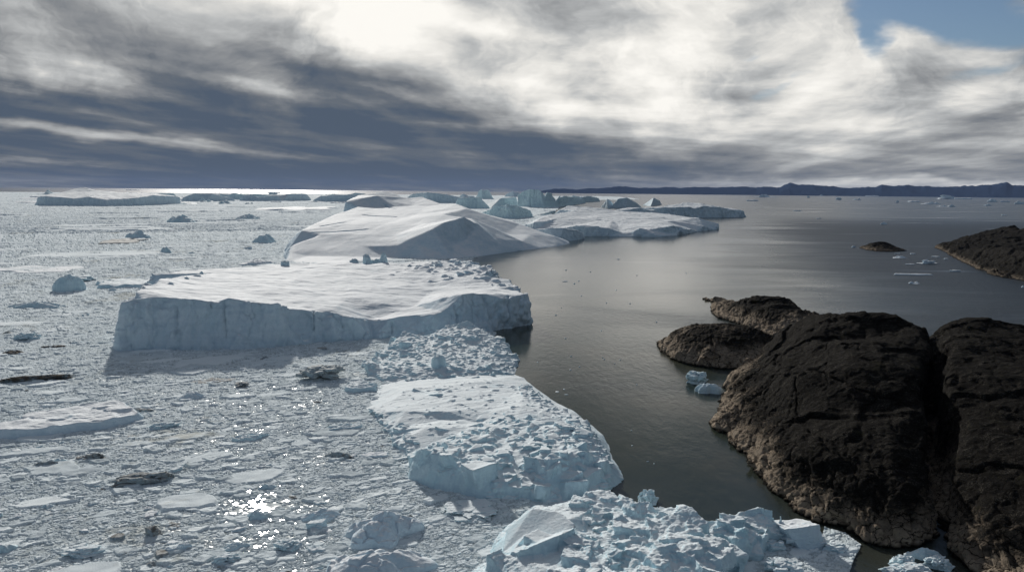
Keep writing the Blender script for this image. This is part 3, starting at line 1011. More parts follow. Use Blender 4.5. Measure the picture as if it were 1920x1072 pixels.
# the rubble berg cut by the lower edge of the photograph
F_ = [B(1467, 988), B(1447, 1012), B(1412, 1046), B(1384, 1060), B(1375, 1130), B(1300, 1250), B(1100, 1330), B(900, 1300), B(840, 1150), B(872, 1075), B(905, 1052), B(925, 1010), B(950, 985), BK(R(1003, 953, 236), 2),
      BK(R(1037, 946, 238), 1), BK(R(1092, 933, 243), 2), BK(R(1134, 923, 247), 2), BK(R(1182, 943, 240), 2), BK(R(1254, 952, 236), 2), BK(R(1299, 968, 232), 1), BK(R(1319, 985, 226), 1), BK(R(1343, 976, 228), 1), BK(R(1391, 956, 232), 2), BK(R(1420, 950, 233), 2),
      BK(R(1452, 956, 230), 2)]
sp = [Z(1464, 963, 7.5), Z(1450, 955, 8), Z(1420, 949, 8), Z(1392, 957, 7), Z(1358, 984, 7), Z(1343, 975, 7), Z(1320, 986, 6), Z(1299, 970, 8), Z(1278, 951, 9), Z(1254, 955, 7), Z(1182, 948, 7), Z(1134, 926, 7), Z(1092, 936, 7), Z(1037, 950, 6.5),
      Z(1003, 956, 6), Z(955, 990, 4), Z(935, 1015, 3), Z(950, 1045, 7), Z(1000, 985, 9), Z(1060, 975, 9), Z(1075, 1000, 9), Z(1005, 1005, 6), Z(1100, 960, 7), Z(1100, 1010, 5), Z(1150, 980, 7), Z(1200, 1000, 7), Z(1250, 990, 8),
      Z(1300, 1010, 9), Z(1350, 1020, 9), Z(1400, 990, 9), Z(1440, 985, 6), Z(1390, 1035, 5), Z(1340, 1070, 7), Z(1250, 1050, 8), Z(1200, 1080, 7), Z(1130, 1060, 6), Z(1050, 1070, 9), Z(960, 1080, 6), Z(900, 1075, 3), Z(1100, 1150, 8), Z(1250, 1150, 8), Z(1000, 1150, 8),
      Z(1430, 1010, 4)]
regs = [Z(x_, y_, 7) for x_, y_ in ((1080, 940), (1134, 930), (1290, 970), (1340, 985), (1400, 958), (1440, 962), (1400, 1020), (1350, 1060), (1340, 1180), (1000, 1180), (1050, 1070), (1080, 1010), (1100, 980))]
arm = [Z(x_, y_, 8) for x_, y_ in ((1340, 985), (1400, 955), (1450, 960), (1440, 980), (1400, 1000), (1340, 1010))]


def f_extra(tin):
    rng = RNG(90)
    out = []
    for px, py, z0, s, fl in ((1280, 972, 8, 5, .9), (1345, 990, 7, 4.5, .9), (1210, 965, 7, 5, .7), (1018, 1030, 7, 8, .8), (1412, 962, 9, 3.6, .9), (1385, 972, 8, 4, .8), (1428, 960, 9, 3.2, .8), (1270, 1015, 8, 5, .8), (1195, 1020, 7, 4.5, .8),
                              (1300, 1000, 8, 4.2, .9), (930, 1065, 4, 5, .7), (1150, 965, 7, 6, .5), (1165, 985, 7, 4, .9), (1140, 1030, 6, 4, .8), (1240, 1060, 8, 4, .8), (1075, 1045, 6, 4, .8), (1365, 975, 8, 4, .8)):
        x, y, _ = Z(px, py, z0)
        z = float(tin.height(x, y))
        out.append(block(rng, (x, y, max(z, 1) - s * .05), s, fl))
    # the smooth sloping slab
    v = np.array([Z(940, 1035, 5.0), Z(950, 990, 7), Z(1000, 950, 12), Z(1050, 958, 12.5), Z(1085, 985, 12), Z(1045, 1003, 12.5), Z(1010, 1018, 11), Z(970, 1034, 9)])
    lo = v.copy()
    lo[:, 2] = -1
    n = len(v)
    f = [(0, i, i + 1) for i in range(1, n - 1)] + [(n, n + i + 1, n + i) for i in range(1, n - 1)]
    for i in range(n):
        j = (i + 1) % n
        f += [(i, i + n, j + n), (i, j + n, j)]
    f = np.array(f)
    a, b, c = v[0], v[1], v[2]
    if np.cross(b - a, c - a)[2] < 0:
        f = f[:, ::-1]
    out.append((np.vstack([v, lo]), f))
    return out


berg('iceberg', M_RUB, F_, sp, voxel=0.3, seed=41, amp=0.45, style='rubble', soften=4, streak=50, wave=0.8, extra=f_extra,
     smooth=[(*Z(1010, 985, 9)[:2], 11), (*Z(1040, 972, 9)[:2], 9), (*Z(975, 1010, 6)[:2], 8), (*Z(1018, 1030, 8)[:2], 4)],
     blocks=[(regs, 650, 0.6, 2.4, 13, .05, 2.0, .85), (regs, 190, 2.4, 5.4, 14, .08, 1.6, .85), (regs, 60, 5, 9.5, 16, .22, 1.4, .75), (arm, 140, 0.6, 2.2, 15, .1, 1.5)],
     label='jumbled iceberg of broken blocks at the bottom of the photo, cut by its lower edge')

# ------------------------------------------------------------------ bergs behind the great slope
def simple(name, top, foot, depth, seed, label, r=None, voxel=2.5, amp=2.0, inset=10, mat=M_FAR, group=None, extra_spots=(), rows=(), cracks=(), soften=3, wave=2.0, back=None, style='smooth', fw=12):
    """A berg seen from the side: foot line and skyline in the photograph, depth in metres."""
    front = [B(*q) for q in foot]
    rb = [math.hypot(q[0], q[1]) for q in front]
    fx = [q[0] for q in foot]

    def rng_at(px):
        return float(np.interp(px, fx, rb))
    tops = [R(px, py, rng_at(px) + (inset if len(o) == 0 else o[0])) for px, py, *o in top]
    backs = [BK(t_, depth * 0.5, 0) for t_ in reversed(tops)]
    backt = [BK(t_, depth * 0.3, t_[2] * (0.86 if back is None else back)) for t_ in tops]
    mids = [R(px, py, rng_at(px) + o) for px, py, o in rows]
    if rows:
        backt = []
    return berg(name, mat, front + backs, tops + backt + mids + list(extra_spots), voxel=voxel, seed=seed, amp=amp, soften=soften, streak=8, wave=wave, label=label, group=group, cracks=cracks, out=2, style=style)


simple('iceberg', [(74, 368, 12), (84, 366, 14), (100, 369, 14), (140, 372, 14), (165, 369, 14), (200, 375, 14), (230, 373, 14), (260, 370, 14), (290, 366, 14), (315, 367, 14), (338, 369, 12)],
       [(66, 385), (85, 386), (140, 386.5), (200, 387), (260, 386), (340, 383)], 1500, 61,
       'long low iceberg at far left with a pale snowy crest behind a shaded cliff', voxel=5, amp=2.5, back=.9,
       rows=[(110, 362, 330), (140, 354, 480), (160, 351.5, 520), (178, 356, 480), (195, 359, 430), (240, 362, 400), (270, 361, 380), (300, 364, 200), (90, 364, 200)])
simple('iceberg', [(345, 369), (365, 362), (400, 363), (420, 368), (438, 371)], [(338, 377.5), (390, 378), (442, 377)], 300, 62,
       'low humped iceberg just right of the long low iceberg at far left', voxel=6, amp=2)
simple('iceberg', [(450, 372), (457, 366), (470, 365), (485, 370), (520, 366), (545, 362), (573, 362), (580, 370)], [(448, 377), (480, 377.5), (530, 377.5), (585, 376)], 260, 63,
       'low iceberg with a small knob, left of the bright gap of glittering sea', voxel=5, amp=2)
simple('iceberg', [(590, 373), (602, 367), (640, 365), (700, 364)], [(586, 378), (640, 379), (702, 379)], 220, 64,
       'low iceberg right of the bright gap, half behind the big snowy slope', voxel=5, amp=2)
simple('iceberg', [(95, 365), (120, 362), (150, 364), (190, 361), (215, 364), (250, 360), (280, 363), (325, 362)], [(85, 372), (150, 372), (250, 373), (335, 373)], 400, 165,
       'faint pale line of ice rising behind the long low iceberg at far left', voxel=8, amp=4, mat=M_CYAN)
simple('iceberg', [(402, 369), (412, 363), (428, 365), (440, 361), (458, 365), (475, 363), (500, 365), (512, 369)], [(398, 374), (440, 374.5), (515, 374)], 400, 166,
       'pale jagged iceberg in the second row, behind the low humped one', voxel=7, amp=4, mat=M_CYAN)
simple('iceberg', [(612, 368), (625, 363), (645, 366), (668, 361), (700, 365)], [(608, 373), (640, 374), (702, 374)], 350, 167,
       'pale jagged iceberg in the second row, right of the bright gap of sea', voxel=7, amp=4, mat=M_CYAN)
simple('iceberg', [(1062, 373), (1075, 366), (1092, 369), (1104, 367), (1122, 371)], [(1058, 378), (1090, 379), (1126, 378)], 250, 168,
       'low white iceberg just right of the cracked tower, by the open sea', voxel=5, amp=3, mat=M_CYAN)
simple('iceberg', [(760, 372), (775, 362), (800, 360), (835, 364), (870, 371)], [(755, 378), (800, 381), (872, 381)], 260, 65,
       'rounded iceberg peeping over the summit of the big snowy slope', voxel=5, amp=3)
simple('iceberg', [(858, 372), (868, 370), (900, 370), (940, 371), (968, 369)], [(850, 391), (880, 391.5), (920, 391), (972, 386)], 330, 66,
       'flat iceberg with a straight pale blue wall left of the cracked tower iceberg', mat=M_CYAN, voxel=3.5, amp=2, wave=1.5,
       cracks=[])
simple('iceberg', [(895, 366), (898, 357), (904, 354.5), (914, 354.5), (918, 358), (922, 367)], [(888, 373), (905, 373.5), (926, 373)], 130, 67,
       'small dome-shaped iceberg standing up against the dark horizon', mat=M_CYAN, voxel=3.5, amp=1.5)
simple('iceberg', [(862, 367), (868, 363), (878, 367), (888, 367)], [(860, 371), (875, 371.5), (892, 371)], 120, 68,
       'tiny pointed iceberg left of the dome-shaped one', voxel=4, amp=1.5)
simple('iceberg', [(950, 363), (962, 358), (972, 361), (980, 364)], [(945, 369), (965, 369.5), (984, 369)], 200, 69,
       'small far iceberg behind and left of the cracked tower', voxel=4, amp=2)


def slots(lst, r1=16, w=1.3, d=9, zlo=10):
    out = []
    for px, by in lst:
        a = np.array(B(px, by)[:2])
        u = a / np.linalg.norm(a)
        out.append((a - u * 20, a + u * r1, w, d, zlo))
    return out


simple('iceberg', [(972, 366, 6), (975, 363, 8), (983, 357, 9), (993, 354.5, 10), (1008, 355, 10), (1014, 358, 9), (1017, 372, 12), (1023, 368, 10), (1026, 360, 9), (1033, 362, 9), (1050, 366, 9), (1058, 367, 9), (1080, 370, 12), (1095, 375, 12)],
       [(970, 388.5), (990, 389.5), (1020, 390), (1050, 388), (1098, 381)], 200, 70,
       'tall pale blue tower iceberg split by dark vertical cracks', mat=M_CYAN, voxel=2.2, amp=2.2, wave=1.2, back=.8,
       cracks=slots([(994, 389.5), (1001, 389.5), (1012, 389.5), (1021, 390), (1047, 388)], 20, 1.6, 12, 8))
simple('iceberg', [(897, 400, 10), (920, 392, 20), (928, 384, 30), (950, 382, 30), (968, 386, 30), (990, 392, 20), (1040, 394, 20)], [(893, 405), (920, 409), (955, 411), (1000, 407), (1042, 400)], 120, 71,
       'smooth lumpy iceberg in front of the cracked tower', mat=M_CYAN, voxel=2.2, amp=3.0, wave=1.2)
simple('iceberg', [(1000, 430, 10), (1030, 427, 16), (1058, 427, 16), (1082, 431, 12), (1091, 437, 8)], [(995, 449), (1040, 453), (1066, 452), (1085, 450), (1095, 447)], 140, 72,
       'small rounded iceberg tongue at the water edge beyond the shaded triangular cliff', voxel=1.8, amp=2.0, wave=1.2)
# the flat berg that reaches far out into the open water
F_ = [B(1000, 432), B(1040, 440), B(1095, 443), B(1140, 443), B(1190, 444), B(1230, 445), B(1270, 441), B(1308, 434), B(1340, 431), B(1364, 428),
      BK(R(1366, 414, 2080), 6), BK(R(1345, 409, 2180), 30), BK(R(1290, 406, 2300), 40), BK(R(1240, 398, 2420), 60), BK(R(1180, 396, 2480), 60), BK(R(1100, 386, 2500), 80), BK(R(1060, 384, 2500), 80), BK(R(1020, 402, 2300), 60), BK(R(955, 408, 2100), 40), B(975, 425)]
sp = [T(1040, 430, 440, 10), T(1080, 422, 442, 10), T(1100, 427, 443, 6), T(1125, 424, 443, 8), T(1140, 428, 443, 6), T(1165, 436, 443, 6), T(1180, 434, 443, 5), T(1200, 426, 444, 12), T(1215, 430, 444, 8), T(1228, 440, 445, 5), T(1245, 440, 444, 6),
      T(1265, 423, 441, 10), T(1280, 421, 440, 12), T(1300, 430, 436, 5), T(1318, 423, 433, 8), T(1345, 418, 430, 8), T(1364, 414, 428, 5), R(1340, 409, 2140), R(1310, 408, 2180), R(1290, 407, 2240), R(1255, 402, 2300), R(1220, 398, 2380), R(1180, 397, 2400),
      R(1100, 388, 2420), R(1065, 386, 2430), R(1050, 392, 2350), R(1020, 405, 2150), R(970, 412, 2020), R(1090, 406, 2150), R(1150, 412, 2050), R(1200, 412, 2050), R(1250, 415, 2050), R(1000, 418, 1990), R(1045, 410, 2080),
      R(1150, 398, 2330), R(1075, 395, 2290)]
berg('iceberg', M_FAR, F_, sp, voxel=2.4, seed=81, amp=2.4, soften=2, streak=10, wave=1.6,
     label='long gently sloping flat iceberg pointing right into the open water, dark scalloped foot')
simple('iceberg', [(1150, 394, 20), (1200, 390, 30), (1216, 394, 20), (1230, 393, 14), (1255, 389, 14), (1290, 388, 14), (1305, 391, 10), (1320, 386, 14), (1350, 388, 12), (1380, 394, 12), (1394, 394, 8), (1398, 400, 4)],
       [(1140, 408), (1200, 410), (1250, 408.5), (1305, 408.5), (1350, 408), (1401, 407)], 640, 82,
       'long ragged iceberg with a broken spiky crest reaching farthest right', voxel=3, amp=3.2, wave=1.2, back=.9,
       rows=[(1265, 383, 180), (1285, 379.5, 260), (1310, 381, 240), (1240, 388, 150), (1340, 388, 90), (1180, 390, 120)],
       cracks=slots([(1318, 407), (1325, 407), (1336, 407), (1352, 407), (1365, 407)], 20, 1.8, 8, 10))
simple('iceberg', [(1131, 383, 12), (1139, 372, 20), (1147, 378, 20), (1152, 384, 14)], [(1127, 389), (1140, 390), (1155, 390)], 120, 83,
       'small pointed white iceberg, left of the pair behind the ragged one', voxel=3, amp=1.5)
simple('iceberg', [(1148, 384, 12), (1160, 372, 20), (1176, 370, 24), (1192, 379, 16), (1200, 385, 12)], [(1145, 390), (1175, 391), (1204, 390)], 120, 84,
       'white wedge-shaped iceberg between the two small pointed ones', voxel=3, amp=1.5)
simple('iceberg', [(1208, 383, 8), (1226, 370, 14), (1236, 375, 12), (1240, 382, 8)], [(1203, 385), (1220, 386.5), (1241, 384)], 90, 85,
       'small pyramid iceberg with a dark shaded face behind the ragged iceberg', voxel=3, amp=1.5)

# ------------------------------------------------------------------ rocks
def rocks():
    g0, g1 = np.array(B(1748, 1024)[:2]), np.array(Z(1746, 611, 38)[:2])
    gu = (g1 - g0) / np.linalg.norm(g1 - g0)
    gn = np.array([gu[1], -gu[0]])
    L = float(np.linalg.norm(g1 - g0))

    def gp(s, off, z):
        wob = 1.3 * math.sin(s / 17.0) + .7 * math.sin(s / 6.1)
        q = g0 + gu * s + gn * (off + wob * min(1, s / 20))
        return (q[0], q[1], z)

    def prof(s, k=1.0):
        return float(np.interp(s, [0, 6, 13, 38, 76, 106, 156], [1.5, 7, 13, 23, 32, 37, 40])) * k
    ss = np.linspace(0, L, 16)
    # main dome
    F_ = [BK(Z(1457, 618, 14), 8), B(1426, 652), B(1384, 692), B(1349, 731), B(1339, 767), B(1331, 790), B(1354, 815), B(1390, 852), B(1427, 911), B(1473, 955), B(1530, 986), B(1581, 992), B(1605, 1016), B(1622, 1024), B(1689, 1029), B(1730, 1022)]
    side = [gp(s_, 0, 0) for s_ in ss]
    bk = [BK(Z(1700, 600, 40), 25), BK(Z(1663, 581, 44), 40), BK(Z(1586, 587, 41), 40), BK(Z(1509, 593, 35), 35)]
    sp = [Z(*q) for q in ((1733, 610, 38), (1697, 600, 40), (1680, 590, 42), (1663, 581, 44), (1625, 583, 43), (1586, 587, 41), (1540, 590, 38), (1509, 594, 35), (1475, 610, 28), (1440, 645, 16), (1400, 690, 8), (1370, 730, 6), (1360, 770, 5), (1352, 790, 4),
                          (1375, 815, 5), (1410, 852, 6), (1450, 905, 6), (1490, 940, 6), (1540, 965, 5), (1590, 975, 6), (1640, 1000, 5), (1690, 1000, 6), (1450, 750, 17), (1450, 820, 11), (1450, 700, 22), (1500, 850, 13), (1540, 900, 10), (1540, 780, 20),
                          (1500, 700, 28), (1500, 640, 31), (1600, 900, 13), (1600, 960, 6), (1600, 800, 22), (1600, 700, 32), (1600, 640, 38), (1680, 930, 12), (1680, 850, 19), (1680, 780, 26), (1680, 700, 33), (1680, 640, 38), (1400, 760, 10), (1420, 720, 14))]
    sp += [gp(s_, -3.2, prof(s_) * .95) for s_ in ss[1:]]
    berg('rock_outcrop', M_ROCK, F_ + side + bk, sp, voxel=0.5, seed=101, amp=0.9, soften=90, streak=62, rock=True,
         label='largest dark rock dome on the right, pale bare rock along its waterline', cat='rock', out=1.0)
    # right-hand mass beyond the gully; its foot forms the gully floor
    F_ = [B(1775, 1040), B(1792, 1052), B(1803, 1068), B(1822, 1090), B(1840, 1150), B(1950, 1250), B(2300, 1250), B(2600, 900)]
    bk = [BK(Z(2300, 640, 38), 40), BK(Z(2050, 622, 38), 40), BK(Z(1920, 615, 38), 40), BK(Z(1854, 600, 41), 40), BK(Z(1792, 600, 40), 30)]
    floor = [gp(s_, -1.2, float(np.interp(s_, [0, 90, 140], [1, 3, 32]))) for s_ in ss[1:]][::-1]
    sp = [Z(*q) for q in ((1792, 601, 40), (1820, 602, 40), (1854, 600, 42), (1872, 613, 37), (1920, 615, 38), (2050, 625, 38), (2300, 650, 38), (1850, 1040, 5), (1850, 980, 10), (1850, 900, 17), (1850, 800, 26), (1850, 712, 33), (1850, 690, 33),
                          (1850, 640, 38), (1800, 695, 33), (1950, 1100, 6), (1950, 1000, 13), (1950, 900, 20), (1950, 800, 28), (1950, 715, 34), (1950, 640, 38), (2200, 1000, 14), (2200, 800, 28), (2200, 700, 35), (1812, 1025, 5), (2050, 1150, 8))]
    sp += [gp(s_, 3.0, float(np.interp(s_, [0, 90, 140], [1.5, 5, 34]))) for s_ in ss[1:]] + [gp(s_, 6.5, prof(s_, .97)) for s_ in ss[1:]]
    berg('rock_outcrop', M_ROCK, F_ + bk + floor, sp, voxel=0.55, seed=111, amp=0.9, soften=60, streak=75, rock=True,
         label='dark rock mass at the right edge, beyond the deep black gully', cat='rock', out=1.0)
    # near shore knob, left
    F_ = [B(1226, 640), B(1231, 658), B(1272, 678), B(1308, 686), B(1334, 691), B(1370, 692), B(1415, 688), B(1465, 665), B(1500, 640)] + [BK(Z(*q), 14) for q in ((1470, 625, 14), (1427, 613, 17), (1370, 604, 18), (1313, 602, 18), (1262, 613, 13))]
    sp = [Z(*q) for q in ((1236, 635, 5), (1262, 614, 13), (1290, 606, 16), (1313, 602, 18), (1345, 607, 16), (1370, 603, 18), (1427, 614, 17), (1460, 626, 14), (1240, 650, 3), (1275, 662, 5), (1320, 672, 5), (1370, 676, 5), (1410, 664, 8), (1290, 640, 10), (1340, 640, 12), (1400, 640, 12))]
    berg('rock_outcrop', M_ROCK, F_, sp, voxel=0.6, seed=121, amp=0.8, soften=25, streak=60, rock=True,
         label='low dark rock knob left of the main dome, behind two bits of ice', cat='rock', out=1.5)
    F_ = [B(1315, 558), B(1336, 567), B(1333, 584), B(1354, 598), B(1400, 615), B(1457, 632), B(1520, 640), B(1570, 620)] + [BK(Z(*q), 18) for q in ((1540, 587, 14), (1499, 569, 14), (1483, 557, 16), (1416, 553, 16))] + [BK(Z(*q), 6) for q in ((1390, 559, 8), (1378, 560, 6), (1345, 553, 7), (1325, 553, 5))]
    sp = [Z(*q) for q in ((1323, 556, 3), (1338, 552, 7), (1354, 555, 6), (1378, 561, 5), (1345, 573, 4), (1347, 586, 4), (1380, 598, 6), (1416, 553, 17), (1450, 554, 17), (1483, 557, 17), (1499, 569, 14), (1535, 585, 14), (1400, 577, 10), (1460, 592, 11), (1500, 612, 10), (1440, 607, 8), (1395, 561, 8), (1440, 575, 15), (1400, 604, 5))]
    berg('rock_outcrop', M_ROCK, F_, sp, voxel=0.7, seed=131, amp=0.8, soften=20, streak=60, rock=True,
         label='rock ridge with a thin pointed spit, farthest out behind the main dome', cat='rock', out=1.5)
    # headland across the bay and the islet
    F_ = [B(1742, 461), B(1775, 474), B(1790, 485), B(1822, 500), B(1850, 512), B(1885, 521), B(1920, 528), B(2100, 560), B(2500, 600), B(2500, 450)] + [BK(Z(*q), 60) for q in ((2100, 440, 44), (1990, 432, 44), (1895, 425, 44), (1830, 437, 30), (1790, 449, 18))]
    sp = [Z(*q) for q in ((1758, 458, 6), (1775, 453, 12), (1790, 448, 18), (1820, 439, 28), (1860, 430, 38), (1895, 425, 44), (1930, 428, 44), (1990, 432, 44), (2100, 440, 44), (1800, 472, 10), (1835, 486, 12), (1870, 498, 13), (1910, 508, 14), (1850, 460, 28), (1920, 470, 32),
                          (2000, 480, 34), (2100, 500, 32), (1960, 515, 18), (2300, 480, 40), (1790, 463, 12))]
    berg('rock_outcrop', M_ROCK_FAR, F_, sp, voxel=1.8, seed=141, amp=1.3, soften=15, streak=40, rock=True,
         label='dark rounded headland across the bay at the right edge', cat='rock', out=3)
    F_ = [B(1604, 463), B(1625, 469), B(1650, 472), B(1680, 472.5), B(1701, 470)] + [BK(Z(*q), 25) for q in ((1690, 465, 4), (1672, 459, 9), (1645, 452, 15), (1620, 457, 9))]
    sp = [Z(*q) for q in ((1618, 459, 7), (1632, 454, 13), (1645, 452, 15), (1658, 453, 14), (1675, 461, 8), (1690, 466, 4), (1640, 464, 6), (1662, 466, 5))]
    berg('rock_islet', M_ROCK_FAR, F_, sp, voxel=1.3, seed=151, amp=0.7, soften=2, streak=30, rock=True, foot=-3,
         label='small low rock islet alone in the dark water left of the headland', cat='islet', out=4)


rocks()

# ------------------------------------------------------------------ mountains
def mountains():
    X = [940, 1000, 1020, 1040, 1060, 1080, 1100, 1125, 1150, 1165, 1180, 1200, 1225, 1250, 1275, 1300, 1320, 1345, 1375, 1400, 1415, 1430, 1460, 1468, 1478, 1495, 1520, 1550, 1575, 1600, 1640, 1652, 1665, 1690, 1700, 1730, 1780, 1830, 1850, 1870, 1885, 1897, 1920, 1990, 2060, 2150, 2300]
    hh = [0, .5, 4, 6.5, 7, 5.5, 7.5, 8, 10.5, 11, 10, 9, 9.5, 10.5, 10, 11, 11.5, 11, 12, 12.5, 11, 12.5, 12, 15, 17.5, 16, 15.5, 14, 12, 11.5, 13, 17, 14.5, 15, 15.5, 14, 14, 15, 17.5, 19, 19.5, 16, 15.5, 14, 18, 14, 4]
    NX, NYR = 900, 26
    px = np.linspace(940, 2300, NX)
    h0 = np.interp(px, X, hh)
    r = 36000.0
    vs = []
    for j in range(NYR):
        f = j / (NYR - 1)
        dist = r + f * 9000
        for i, p in enumerate(px):
            az = math.atan2(*(lambda d: (d[0], d[1]))(ray(p, 370)))
            vs.append((dist * math.sin(az), dist * math.cos(az), h0[i] / F * (r + 3500) * 1.12))
    v = np.array(vs)
    f = np.repeat(np.arange(NYR) / (NYR - 1), NX)
    n = fbm(np.stack([v[:, 0] / 1500, v[:, 1] / 2500, v[:, 0] * 0], 1), 5, 4, ridged=True)
    n2 = fbm(np.stack([v[:, 0] / 400, v[:, 1] / 700, v[:, 0] * 0], 1), 4, 8)
    prof = sst(-0.05, 0.38, f) * (1 - 0.5 * sst(.5, 1, f))
    v[:, 2] = v[:, 2] * (prof * (0.9 + 0.26 * n) + 0.14 * n2) - 3
    v[f == 0, 2] = -30
    v[f == 1, 2] = -30
    I = np.arange(NX * NYR).reshape(NYR, NX)
    q = np.stack([I[:-1, :-1], I[:-1, 1:], I[1:, 1:], I[1:, :-1]], -1).reshape(-1, 4)
    me = mesh_from('mountains', v, q)
    m, t = material('mountain_hazed_rock_and_snow')
    geo = t.new('ShaderNodeNewGeometry')
    pos = geo.outputs['Position']
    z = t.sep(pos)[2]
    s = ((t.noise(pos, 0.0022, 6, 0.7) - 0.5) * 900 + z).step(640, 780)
    t.principled(t.mix(s * 0.45, (0.022, 0.040, 0.078), (0.35, 0.42, 0.5)), 0.9, spec=0.0)  # part of the distance haze is put into the blue rock colour
    link('mountains', me, m, kind='structure')


mountains()

# ------------------------------------------------------------------ floes and growlers: single pieces of ice
def floe_mesh(name, seed, kind, n=64, rings=22):
    """A piece of floating ice, about 1 across and 1 high, foot at z = 0."""
    rng = RNG(seed)
    th = np.linspace(0, 2 * math.pi, n, endpoint=False)
    rad = 0.5 + 0.10 * np.cos(th * 2 + rng.rand() * 6) + sum(rng.uniform(.02, .07) * np.cos(th * k + rng.rand() * 6) for k in (3, 4, 5, 7))
    fr = np.linspace(0, 1, rings) ** 0.75
    v = []
    for f in fr:
        v.append(np.stack([np.cos(th) * rad * f, np.sin(th) * rad * f], 1))
    xy = np.vstack(v)
    f = np.repeat(fr, n)
    p = np.stack([xy[:, 0], xy[:, 1], xy[:, 0] * 0], 1)
    w = xy + 0.06 * np.stack([pn(p * 4, seed), pn(p * 4, seed + 1)], 1)
    f1, f2, cr, ox, oy = worley2(w[:, 0] * 5, w[:, 1] * 5, seed)
    fac = sst(0, 0.25, f2 - f1)
    ns = fbm(p * 3.5, 4, seed)
    if kind == 'flat':
        z = (0.62 + 0.30 * (cr - .5) * fac + 0.35 * ns) * (1 - sst(0.86, 1.0, f))
    elif kind == 'mound':
        z = (1.05 * (1 - f ** 1.6) * (0.8 + 0.5 * ns) + 0.25 * (cr - .3) * fac) * (1 - sst(0.9, 1.0, f)) + 0.12 * (1 - sst(.9, 1, f))
    elif kind == 'peaks':
        z = 0.12 + 0.15 * ns
        for _ in range(4):
            c = rng.uniform(-.28, .28, 2)
            z = np.maximum(z, rng.uniform(.45, 1.0) - np.hypot(*(xy - c).T) * rng.uniform(2.2, 4.5) + .1 * ns)
        z = z * (1 - sst(0.85, 1.0, f)) + .12 * (cr - .5) * fac * (1 - f)
    elif kind == 'dome':
        z = np.sqrt(np.clip(1 - f ** 2.2, 0, 1)) * (0.85 + 0.3 * ns) + .08 * (cr - .5) * fac * (1 - f)
    elif kind == 'block':
        z = (0.85 + xy[:, 0] * rng.uniform(-.6, .6) + xy[:, 1] * rng.uniform(-.6, .6) + 0.12 * ns + .12 * (cr - .5) * fac) * (1 - sst(0.82, 1.0, f))
    else:   # rubble
        g1, g2, gr, gx, gy = worley2(w[:, 0] * 8, w[:, 1] * 8, seed + 5)
        z = (0.25 + 0.75 * (cr * fac * .6 + gr * sst(0, .3, g2 - g1) * .4) * (1 - f * .5) + .2 * ns) * (1 - sst(0.88, 1.0, f))
    z = z + 0.05 * fbm(p * 14, 3, seed + 9)
    z = np.where(f > 0.97, -0.45, z)
    q = []
    for i in range(rings - 1):
        for j in range(n):
            a, b = i * n + j, i * n + (j + 1) % n
            q.append((a, a + n, b + n, b))
    co = np.column_stack([xy, z])
    return mesh_from(name, co, q)


def chunk_mesh(name, seed, kind, vox=0.022):
    """A solid lump of ice from fused angular blocks, about 1 across and 1 high."""
    rng = RNG(seed)
    parts = []
    if kind == 'block':
        parts.append(block(rng, (0, 0, .35), 1.0, .85))
        for _ in range(10):
            a = rng.uniform(0, 6.28)
            parts.append(block(rng, (.36 * math.cos(a), .36 * math.sin(a), rng.uniform(.0, .45)), rng.uniform(.2, .42), .8))
    elif kind == 'round':
        parts.append(block(rng, (0, 0, .35), 1.05, .95))
        parts.append(block(rng, (.3, .1, .1), .6, .7))
        parts.append(block(rng, (-.35, 0, .1), .5, .7))
    elif kind == 'peaks':
        parts.append(block(rng, (0, 0, .05), 0.95, .35))
        for k in range(5):
            a = rng.uniform(0, 6.28)
            r_ = rng.uniform(.05, .3)
            v, f = block(rng, (r_ * math.cos(a), r_ * math.sin(a), .3), rng.uniform(.35, .55), rng.uniform(1.2, 2.1))
            parts.append((v, f))
    else:
        parts.append(block(rng, (0, 0, .05), 0.95, .5))
        for _ in range(70):
            a, r_ = rng.uniform(0, 6.28), .46 * math.sqrt(rng.rand())
            parts.append(block(rng, (r_ * math.cos(a), r_ * math.sin(a), (.35 + .45 * rng.rand()) * (1 - 1.5 * r_ * r_)), rng.uniform(.07, .3), .9))
    me = remesh(parts, vox)
    co, ed = get_co(me), get_ed(me)
    co = relax(co, ed, 60 if kind == 'round' else 5)
    me.vertices.foreach_set('co', co.astype(np.float32).ravel())
    me.update()
    no = get_no(me)
    q = co * 4 + .3 * fbm(co * 5, 2, seed)[:, None]
    f1, f2, cr = worley3(q, seed + 3)
    d = .07 * (cr - .5) * sst(0, .25, f2 - f1) + .05 * fbm(co * 3, 3, seed + 1) + .025 * fbm(co * 12, 3, seed + 2)
    co = co + no * d[:, None]
    co[:, :2] /= np.ptp(co[:, 0])
    z1 = co[:, 2].max()
    co[:, 2] /= z1
    me.vertices.foreach_set('co', co.astype(np.float32).ravel())
    me.polygons.foreach_set('use_smooth', np.full(len(me.polygons), True))
    me.update()
    me.name = name
    me.materials.clear()
    return me


def place(name, me, mat, px, py, wpx, hpx, yaw=0.0, asp=0.6, sink=0.0, **kw):
    """wpx wide and hpx high in the photograph; asp is depth over width."""
    c = Z(px, py)
    D = math.hypot(c[0], c[1])
    s = wpx * math.hypot(D, H) / F / 1.1
    h = max(hpx * math.hypot(D, H) / F, 0.2)
    o = link(name, me, mat, **kw)
    o.scale = (s, s * asp, h)
    o.location = (c[0], c[1] + s * asp * .4, -sink)
    o.rotation_euler = (0, 0, yaw)
    return o


